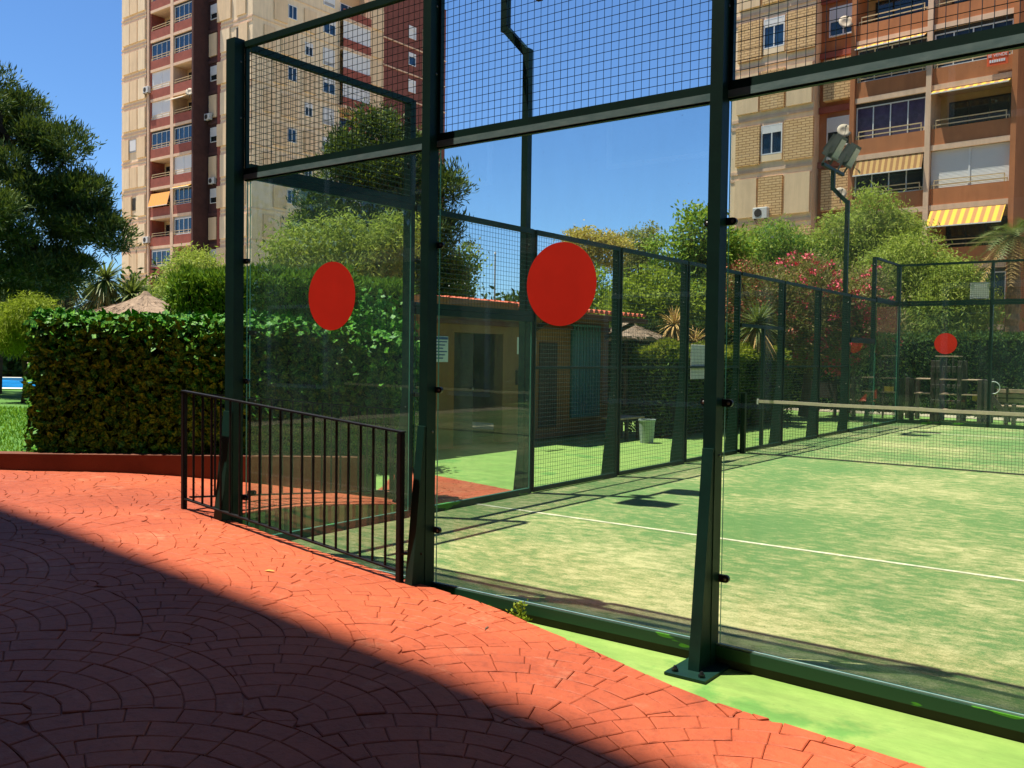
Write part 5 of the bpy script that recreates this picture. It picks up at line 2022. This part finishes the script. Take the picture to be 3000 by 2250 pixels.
tree('pepper_tree', 'yellow-green weeping tree left of the far corner of the court', 'tree', (-2.0, 29.4, 0),
     [(-1.9, 29.5, 5.2, 1.0, .9, .8), (-2.7, 28.9, 4.5, 1.0, .9, .9), (-1.3, 30.0, 4.6, .8, .8, .8), (-1.9, 29.4, 3.4, 1.4, 1.1, 1.1)], 'pepper', 58, 560, 44, .24, .18, .021, .2, (0, 0, -.55), .65, .14, group=G1)
tree('pepper_tree', 'bright weeping tree seen through the far upper mesh', 'tree', (-.5, 29.0, 0),
     [(-.55, 29.1, 4.3, .85, .8, .7), (-.9, 28.7, 3.3, 1.0, .9, .9), (.1, 29.5, 3.4, .8, .8, .8), (-.4, 29.1, 2.3, 1.1, .9, .8)], 'pepper', 59, 460, 44, .22, .17, .021, .2, (0, 0, -.55), .65, .12, group=G1)

G2 = 'flowering oleanders behind the side mesh'
ole = dict(L=.15, W=.017, outw=.5, bias=(0, 0, .35), jit=.7, group=G2)
tree('oleander', 'oleander with rusty seed heads, leftmost by the front post', 'shrub', (-3.7, 19.8, 0),
     [(-3.75, 19.5, 3.3, .85, .8, .95), (-3.2, 19.9, 2.5, .9, .8, 1.0), (-3.9, 19.4, 2.0, .8, .7, .9)], 'olean', 61, 300, 40, .19, extra=('rustfl', 190, 18, .10, .08, .026), **ole)
tree('oleander', 'pink flowering oleander in the middle of the clump', 'shrub', (-2.6, 20.6, 0),
     [(-2.5, 20.4, 3.6, .9, .8, .9), (-2.1, 20.7, 2.7, .9, .8, 1.0), (-2.8, 20.2, 2.2, .9, .8, 1.0)], 'olean', 62, 320, 40, .19, extra=('pinkfl', 120, 22, .08, .085, .036), **ole)
tree('oleander', 'pink oleander behind the farther floodlight pole', 'shrub', (-1.5, 21.2, 0),
     [(-1.35, 21.1, 3.4, .75, .7, .8), (-1.0, 21.4, 2.6, .7, .6, .9), (-1.7, 20.9, 2.3, .8, .7, 1.0)], 'olean', 63, 280, 40, .19, extra=('pinkfl', 85, 22, .08, .085, .036), **ole)

# ---- hedges round the court
lit_top_hedge, _g = box_hedge('sunlit_top_hedge', 'dark hedge with sunlit top painted golden behind the side mesh', 'hedge', (-2.75, 18.6), (-2.75, 12.0), .9, 0, 1.66, 'dkhedge', 71, dens=700, L=.10, W=.022)
gt_, _g = box_hedge('lit_top_layer', 'sunlit hedge top painted golden', 'hedge', (-2.75, 18.55), (-2.75, 12.05), .8, 1.56, 1.80, 'sunhedge', 72, dens=1300, L=.09, W=.018)
for ch in list(gt_.children):          # golden leaf colour stands in for sunlight; parented to the hedge below
    if ch.name.startswith('foliage'):
        ch.name = 'sunlit_top'
        ch.parent = lit_top_hedge
        ch.location = gt_.location - lit_top_hedge.location
    else:
        bpy.data.objects.remove(ch)
bpy.data.objects.remove(gt_)
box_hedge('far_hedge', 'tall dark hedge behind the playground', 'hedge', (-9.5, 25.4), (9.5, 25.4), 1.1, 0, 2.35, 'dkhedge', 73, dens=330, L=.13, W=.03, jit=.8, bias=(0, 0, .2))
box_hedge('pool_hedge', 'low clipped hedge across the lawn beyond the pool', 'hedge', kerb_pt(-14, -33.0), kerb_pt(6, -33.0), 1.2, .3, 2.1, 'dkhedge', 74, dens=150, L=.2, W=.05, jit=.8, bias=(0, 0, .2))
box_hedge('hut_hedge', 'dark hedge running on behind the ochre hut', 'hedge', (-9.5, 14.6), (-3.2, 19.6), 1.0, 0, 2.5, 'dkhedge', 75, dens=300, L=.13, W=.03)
# far belt of trees closing the view at ground level
for i, (x, y, h, w_) in enumerate([(-48, 16, 6.5, 5), (-40, 24, 6, 5), (-33, 30, 5.5, 5), (-24, 36, 5, 4.5), (-47, 32, 6, 5), (-56, 5, 8, 6), (-44, 8, 7, 5), (-58, 22, 8, 6), (-36, 14, 6, 4), (-70, 12, 8, 6)]):
    tree('background_tree', 'dark tree in the belt behind the garden, %s' % ['behind the pool', 'right of the yuccas', 'below the tower', 'behind the tall cypress', 'at the tower foot', 'far left behind the pine', 'left behind the pine trunk', 'far behind the pine', 'behind the lime bush', 'farthest left'][i],
         'tree', (x, y, 0), [(x, y, h * .6, w_ * .5, w_ * .5, h * .38), (x + 1, y + 1.2, h * .38, w_ * .55, w_ * .5, h * .35)], 'dkhedge' if i % 2 else 'pine', 80 + i, 200, 26, .5, .42, .09, .4, (0, 0, .1), .8, .25, group='trees far behind the garden')

# ---- unseen planting added right of the frame to darken reflections in the glass
for i, (x, y, h) in enumerate([(15.5, 2, 6.5), (16.5, 8, 8), (15.0, 14, 7), (16.0, 20, 8), (15.5, 26, 7), (18, 33, 9)]):
    tree('reflection_tree', 'unseen leafy tree added right of the court, %s from the near end' % ['first', 'second', 'third', 'fourth', 'fifth', 'sixth'][i], 'tree', (x, y, 0),
         [(x, y, h * .62, 2.1, 2.4, h * .36), (x + .5, y + 1.5, h * .45, 2.2, 2.2, h * .32), (x, y - 1.5, h * .4, 2.0, 2.0, h * .3)], 'dkhedge', 120 + i, 260, 26, .4, .34, .08, .4, (0, 0, .1), .8, .2, group='unseen trees added right of the court')

box_hedge('reflection_hedge', 'unseen dark hedge added right of the court to block light', 'hedge', (13.2, 31.0), (13.2, -1.0), 1.0, -.1, 2.4, 'dkhedge', 131, dens=130, L=.16, W=.045)  # added out of view to block light below the reflected trees

# ---- thatched parasols
def thatch(label, x, y, zr, za, r, seed):
    t = thing('thatched_parasol', label, 'parasol', (x, y, .3), 0, 'thatched parasols')
    rg = np.random.default_rng(seed)
    mb = MB()
    n = 28
    rings = [(.05, za), (.35, za - (za - zr) * .42), (.7, za - (za - zr) * .75), (1.0, zr), (1.0, zr - .10), (.85, zr - .02), (.3, za - (za - zr) * .55)]
    vs = []
    for f, z in rings:
        for i in range(n):
            a_ = 2 * math.pi * i / n
            k = 1 + .035 * math.sin(7 * a_ + f * 3) + .02 * rg.normal()
            vs.append((x + r * f * k * math.cos(a_), y + r * f * k * math.sin(a_), z + .02 * rg.normal() * (f > .1)))
    fs = []
    for k in range(len(rings) - 1):
        for i in range(n):
            fs.append((k * n + i, k * n + (i + 1) % n, (k + 1) * n + (i + 1) % n, (k + 1) * n + i))
    fs.append(tuple(range(n)))
    mb.add(vs, fs)
    mb.build('thatch', M['thatch'], t)
    m_ = 1500
    f = np.sqrt(rg.random(m_))
    a_ = rg.uniform(0, 6.283, m_)
    c = np.stack([x + r * f * np.cos(a_), y + r * f * np.sin(a_), za - (za - zr) * f ** .8 + .02], 1)
    d = np.stack([np.cos(a_), np.sin(a_), np.full(m_, -.45)], 1)
    V, F = leaf_quads(rg, c, d, 1, .01, .22, .008, 1.0, (0, 0, -.1), .18)
    o = np_mesh('straw', V, F, M['thatch'], t)
    o['kind'] = 'stuff'
    MB().tube([(x, y, .3), (x, y, za - .1)], .06, 8).build('pole', M['wood'], t)
    MB().tube([(x, y, za - .03), (x, y, za + .07)], [.14, .05], 10).build('cap', M['thatch'], t)


thatch('thatched parasol peeping over the ivy hedge', -14.2, 7.7, 2.42, 2.95, 1.45, 1)
thatch('thatched parasol behind the side mesh, right of the hut', -6.0, 16.6, 2.12, 2.55, 1.05, 2)

# white-topped garden lamp
gl = thing('garden_lamp', 'white dome garden lamp above the cypress left of the sky gap', 'lamp', (-10.8, 15.3, 0))
MB().tube([(-10.8, 15.3, 0), (-10.8, 15.3, 3.5)], .045, 8).build('pole', M['lamp'], gl)
MB().tube([(-10.8, 15.3, 3.5), (-10.8, 15.3, 3.56), (-10.8, 15.3, 3.66), (-10.8, 15.3, 3.72)], [.42, .40, .26, .05], 16).build('dome', M['white'], gl)
MB().tube([(-10.8, 15.3, 3.32), (-10.8, 15.3, 3.50)], [.12, .2], 12).build('shade', M['lamp'], gl)
lp = thing('flag_pole', 'thin pale pole standing in the near sky gap', 'pole', (-8.9, 14.6, 0))
MB().tube([(-8.9, 14.6, 0), (-8.9, 14.6, 4.3)], [.03, .02], 6).build('shaft', M['alu'], lp)
MB().tube([(-8.9, 14.6, 4.3), (-8.9, 14.6, 4.36)], [.035, .01], 6).build('finial', M['alu'], lp)

# ------------------------------------------------------------------ ochre hut
hut = thing('changing_hut', 'ochre changing-room hut with red tiled roof and dark doorway', 'hut', (-4.0, 5.0, 0))


def build_hut():
    X0 = -4.0
    y0, y1 = 6.35, 12.35
    zt = 2.42
    d0, d1, dz = 7.25, 8.62, 1.98
    # front wall in pieces round the door opening
    w = MB()
    w.box(X0 - .2, X0, y0, d0, 0, zt)
    w.box(X0 - .2, X0, d1, y1, 0, zt)
    w.box(X0 - .2, X0, d0, d1, dz, zt)
    w.box(X0 - 4.2, X0 - .201, y0, y0 + .2, 0, zt)
    w.box(X0 - 4.2, X0 - .201, y1 - .2, y1, 0, zt)
    w.box(X0 - 4.2, X0 - 4.0, y0 + .201, y1 - .201, 0, zt)
    w.build('wall', M['hut'], hut)
    MB().box(X0 - 1.6, X0 - 1.5, d0 - .6, d1 + .6, 0, zt - .01).build('inner_wall', M['dark'], hut)
    db = MB().box(X0 - .14, X0 - .09, d0 + .01, d0 + .62, 0.02, dz - .01).build('door', M['wood'], hut)
    MB().tube([(X0 - .085, d0 + .55, 1.0), (X0 - .03, d0 + .55, 1.0)], .025, 8).build('handle', M['chrome'], db)
    # teal door and narrow dark window
    td = MB().box(X0 + .002, X0 + .05, 10.85, 11.95, .35, 2.25).build('teal_cabinet', M['teal'], hut)
    rib = MB()
    for i in range(9):
        rib.box(X0 + .0505, X0 + .062, 10.9 + i * .118, 10.95 + i * .118, .4, 2.2)
    rib.build('ribs', M['teal'], td)
    MB().box(X0 + .002, X0 + .03, 9.75, 10.35, .2, 1.85).build('shutter_door', M['wood'], hut)
    MB().box(X0 + .002, X0 + .06, 9.0, 9.18, 1.05, 1.32).build('meter_box', M['dark'], hut)
    # band of plaster trim under the eaves
    MB().box(X0 + .001, X0 + .05, y0 + .02, y1 - .02, 2.12, 2.2).build('trim', M['kerb'], hut)
    MB().box(X0 + .02, X0 + .24, 4.6, y0 - .01, -.05, 1.80).build('side_wall', M['hut'], hut)
    MB().cbox(X0 - .02, X0 + .28, 4.55, y0 - .012, 1.802, 1.86, .01).build('side_coping', M['pink'], hut)
    # porch roof, pitched towards the court, built from rows of curved tiles
    MB().box(X0 - 4.25, X0 + .06, y0 - .05, 8.99, zt + .002, zt + .14).build('flat_roof', M['hut'], hut)
    yr = 9.0
    ex, ez = -3.25, 2.40
    rx, rz = -6.2, 2.70
    rf = MB()
    rf.add([(ex, yr, ez), (ex, y1 + .35, ez), (rx, y1 + .35, rz), (rx, yr, rz), (ex, yr, ez - .1), (ex, y1 + .35, ez - .1), (rx, y1 + .35, rz - .1), (rx, yr, rz - .1)],
           [(0, 1, 2, 3), (7, 6, 5, 4), (0, 4, 5, 1), (1, 5, 6, 2), (3, 7, 4, 0), (2, 6, 7, 3)])
    rf.add([(rx, yr, rz), (rx, y1 + .35, rz), (-8.6, y1 + .35, 2.5), (-8.6, yr, 2.5)], [(0, 1, 2, 3)])
    roof = rf.build('roof', M['kerb'], hut)
    me = None
    n = int((y1 - yr + .3) / .19)
    for i in range(n):
        yy = yr + .1 + i * .19
        for j in range(6):
            f0, f1 = j / 6, (j + 1) / 6 + .02
            a_ = Vector((ex + (rx - ex) * f0, yy, ez + (rz - ez) * f0 + .03))
            if me is None:
                mb = MB()
                Lx, Lz = (rx - ex) * (f1 - f0), (rz - ez) * (f1 - f0)
                vs = []
                for s_ in (0, 1):
                    for k in range(6):
                        t_ = math.pi * k / 5
                        rr = .085 - .012 * s_
                        vs.append((Lx * s_, rr * math.cos(t_), Lz * s_ + rr * math.sin(t_) * .8 + .015 * (1 - s_)))
                mb.add(vs, [(k, k + 1, 7 + k, 6 + k) for k in range(5)] + [(5, 4, 3, 2, 1, 0)])
                me = bpy.data.meshes.new('tile')
                me.from_pydata(mb.v, [], mb.f)
                me.materials.append(M['tile'])
            o = bpy.data.objects.new('tile', me)
            COL.objects.link(o)
            o.parent = roof
            o.location = a_ - ORG[hut.name]
    for yy in (9.3, 12.2):
        MB().beam((X0 + .01, yy, 2.0), (-3.32, yy, 2.3), .08, .08).build('eave_bracket', M['wood'], hut)


build_hut()
# wall notices
nt_ = thing('wall_notice', 'white notice sheet with blue print left of the hut doorway', 'notice', (-3.99, 6.88, 1.5))
MB().box(-3.985, -3.975, 6.72, 7.06, 1.47, 1.90).build('sheet', M['paper'], nt_)
for k in range(6):
    MB().box(-3.974, -3.971, 6.75, 7.03 - .05 * (k % 3), 1.80 - k * .055, 1.82 - k * .055).build('print_line', M['bluesign'], nt_)
MB().box(-3.974, -3.97, 6.73, 7.05, 1.845, 1.89).build('heading', M['bluesign'], nt_)
cs = thing('court_sign', 'small white sign with green print behind the near floodlight pole', 'sign', (-3.2, 8.6, 0))
MB().cbox(-3.212, -3.2, 7.98, 8.54, 1.62, 1.91, .01).build('plate', M['paper'], cs)
for zz in (1.82, 1.71):
    for k in range(5):
        MB().box(-3.199, -3.196, 8.06 + k * .085, 8.11 + k * .085, zz - .025, zz + .025).build('print_block', M['greensign'], cs)
MB().tube([(-3.23, 8.26, -.045), (-3.23, 8.26, 1.88)], .018, 8).build('post', M['lamp'], cs)

# ------------------------------------------------------------------ bin, benches, playground
bn = thing('litter_bin', 'pale ribbed litter bin beside the hut porch', 'bin', (-2.25, 10.75, -.045))


def build_bin():
    mb = MB()
    n = 24
    vs = []
    for z, r_ in ((-.04, .125), (.37, .155), (.38, .165), (.41, .165), (.41, .145), (.1, .11)):
        for i in range(n):
            a_ = 2 * math.pi * i / n
            k = r_ * (1 + (.03 if i % 2 else 0) * (z < .37))
            vs.append((-2.25 + k * math.cos(a_), 10.9 + k * math.sin(a_), z))
    fs = [(q * n + i, q * n + (i + 1) % n, (q + 1) * n + (i + 1) % n, (q + 1) * n + i) for q in range(5) for i in range(n)]
    mb.add(vs, fs)
    mb.build('drum', M['binm'], bn)
    MB().tube([(-2.25, 10.9, .05), (-2.25, 10.9, .32)], .10, 12).build('liner', M['dark'], bn)


build_bin()


def slat_bench(label, x, y, rot, L, back=True, z0=-.045, mat='woodp'):
    t = thing('bench', label, 'bench', (x, y, z0), rot, 'slatted benches round the court', local=True)
    for i in range(4):
        MB().cbox(-L / 2, L / 2, -.22 + i * .115, -.12 + i * .115, .42, .455, .006).build('seat_slat', M[mat], t)
    if back:
        for i in range(3):
            MB().cbox(-L / 2, L / 2, .26 + i * .02, .29 + i * .02, .55 + i * .13, .65 + i * .13, .006).build('back_slat', M[mat], t)
    for xx in (-L / 2 + .25, L / 2 - .25):
        lg_ = MB()
        lg_.box(xx - .03, xx + .03, -.2, .24, .375, .419)
        lg_.box(xx - .03, xx + .03, -.2, -.14, 0, .374)
        lg_.box(xx - .03, xx + .03, .18, .24, 0, .374)
        if back:
            lg_.beam((xx, .24, .40), (xx, .34, .95), .05, .04)
        lg_.build('leg_frame', M['wood'], t)
    return t


slat_bench('short bench beside the litter bin by the hut', -2.95, 11.2, R(-90), .95, False)
slat_bench('long slatted bench behind the far glass at the right edge', 3.1, 23.6, R(180), 2.6, True)

pg = thing('climbing_frame', 'dark timber climbing frame behind the far glass wall', 'play equipment', (.7, 22.6, -.045))


def playground():
    px = [-.42, -.15, .38, .5, 1.05, 1.55, 1.72]
    hs = [1.12, 1.12, 1.62, 1.62, 1.62, 1.12, 1.12]
    for x, h in zip(px, hs):
        for y in (22.3, 22.95):
            MB().cbox(x - .055, x + .055, y - .055, y + .055, -.045, h, .01).build('post', M['wood'], pg)
    for z in (.28, .72, 1.12):
        for a_, b_ in ((-.15, .38), (.5, 1.05), (1.05, 1.55)):
            MB().cbox(a_ + .056, b_ - .056, 22.24, 22.98, z - .03, z, .004).build('deck_plank', M['woodp'], pg)  # paler wood colour paints the sunlit tops of the decks
    MB().cbox(.42, 1.0, 22.3, 22.9, 1.72, 1.75, .004).build('top_plank', M['woodp'], pg)
    for z in (.5, .92, 1.35, 1.42):
        for k in range(6):
            x = .40 + k * .13
            MB().cbox(x - .045, x + .045, 22.22, 22.26, z - .05, z + .05, .01).build('climbing_block', M['wood'], pg)
    for x in (.56, .72, .88):
        MB().tube([(x, 22.3, 1.13), (x, 22.3, 1.70)], .03, 6).build('bar', M['wood'], pg)
    MB().beam((1.75, 22.3, .78), (2.12, 22.3, .28), .10, .12).build('slide_brace', M['wood'], pg)
    for x in (2.18, 2.36):
        MB().cbox(x - .05, x + .05, 22.25, 22.35, -.045, .5, .01).build('post', M['wood'], pg)
    ring = MB()
    pts = [(1.86 + .16 * math.cos(R(a_)), 22.3, .92 + .16 * math.sin(R(a_))) for a_ in range(-110, 111, 20)]
    ring.tube(pts, .012, 6)
    ring.build('hand_hoop', M['alu'], pg)
    MB().box(-.98, -.62, 22.5, 22.53, .72, .86).build('yellow_panel', M['yelplastic'], pg)
    MB().box(1.33, 1.50, 22.5, 22.53, .55, .80).build('yellow_panel', M['yelplastic'], pg)
    MB().beam((-.98, 22.52, -.04), (-.98, 22.52, .86), .05, .05).build('post', M['wood'], pg)


playground()
sp = thing('spring_rocker', 'small red spring rocker left of the climbing frame', 'play equipment', (-1.35, 22.4, -.045))
sm_ = MB()
sm_.add([(-1.62, 22.32, .40), (-1.10, 22.32, .52), (-1.10, 22.32, .78), (-1.42, 22.32, .62), (-1.62, 22.36, .40), (-1.10, 22.36, .52), (-1.10, 22.36, .78), (-1.42, 22.36, .62)],
        [(0, 1, 2, 3), (7, 6, 5, 4), (0, 4, 5, 1), (1, 5, 6, 2), (2, 6, 7, 3), (3, 7, 4, 0)])
sm_.build('side_panel', M['redplastic'], sp)
MB().tube([(-1.3 + .05 * math.cos(i), 22.34 + .05 * math.sin(i), -.04 + i * .018) for i in range(26)], .012, 5).build('spring', M['lamp'], sp)
MB().cbox(-1.5, -1.15, 22.28, 22.40, .42, .46, .01).build('seat', M['redplastic'], sp)
rk = thing('play_house', 'little playhouse with a faded red roof beyond the far corner', 'play equipment', (-2.45, 22.0, -.045))
for x in (-2.85, -2.1):
    for y in (21.8, 22.4):
        MB().cbox(x - .04, x + .04, y - .04, y + .04, -.045, 1.9).build('post', M['wood'], rk)
MB().add([(-3.0, 21.65, 1.88), (-1.95, 21.65, 1.88), (-2.05, 22.1, 2.18), (-2.9, 22.1, 2.18), (-3.0, 22.55, 1.88), (-1.95, 22.55, 1.88)],
         [(0, 1, 2, 3), (3, 2, 5, 4), (0, 3, 4), (1, 5, 2)]).build('roof', M['redplastic'], rk)
MB().cbox(-2.9, -2.05, 21.77, 21.83, .5, 1.0).build('front_panel', M['wood'], rk)

# low yellowish wall in front of the right building
lw_ = thing('garden_wall', 'low ochre wall in front of the right building', 'wall', (2, 33.5, 0))
MB().cbox(-9, 16, 33.4, 33.65, -.1, 2.6, .02).build('wall_body', M['hut'], lw_)
MB().cbox(-9.05, 16.05, 33.36, 33.69, 2.602, 2.68, .02).build('coping', M['pink'], lw_)

# ------------------------------------------------------------------ small things on the ground
wd = thing('weed', 'little yellow-green weed sprouting at the court base channel', 'weed', (2.86, -.12, -.045))
rg_ = np.random.default_rng(2)
cw = np.stack([2.86 + rg_.normal(0, .025, 40), -.12 + rg_.normal(0, .02, 40), rg_.uniform(-.03, .08, 40)], 1)
Vw, Fw = leaf_quads(rg_, cw, unit(rg_.normal(size=(40, 3))), 3, .012, .03, .008, .6, (0, 0, .5))
np_mesh('leaves', Vw, Fw, M['lime'], wd)
MB().tube([(2.86, -.12, -.046), (2.862, -.12, .02), (2.855, -.118, .085)], [.003, .002, .001], 5).build('stem', M['lime'], wd)
for i, (x, y, a_, lab) in enumerate([(1.33, -.80, .4, 'fallen yellow leaf on the sunlit paving below the railing'), (2.92, -.52, 1.9, 'small dry twig-like leaf on the sunlit paving left of the front post'), (3.62, -.36, 2.6, 'dry leaf scrap by the base plate')]):
    lf = MB()
    z = pave_z(x, y) + .006 if i < 2 else -.045
    ca, sa = math.cos(a_), math.sin(a_)
    pr_ = [(-.035, 0), (-.012, .016 if i == 0 else .005), (.02, .012 if i == 0 else .004), (.04, 0), (.02, -.010 if i == 0 else -.004), (-.012, -.014 if i == 0 else -.005)]
    lf.add([(x + p[0] * ca - p[1] * sa, y + p[0] * sa + p[1] * ca, z + .3 * abs(p[1])) for p in pr_], [(0, 1, 2, 3), (0, 3, 4, 5)])
    o = lf.build('fallen_leaf', M['gold' if i == 0 else 'bark'])
    tag(o, lab, 'leaf', 'fallen leaves on the ground')
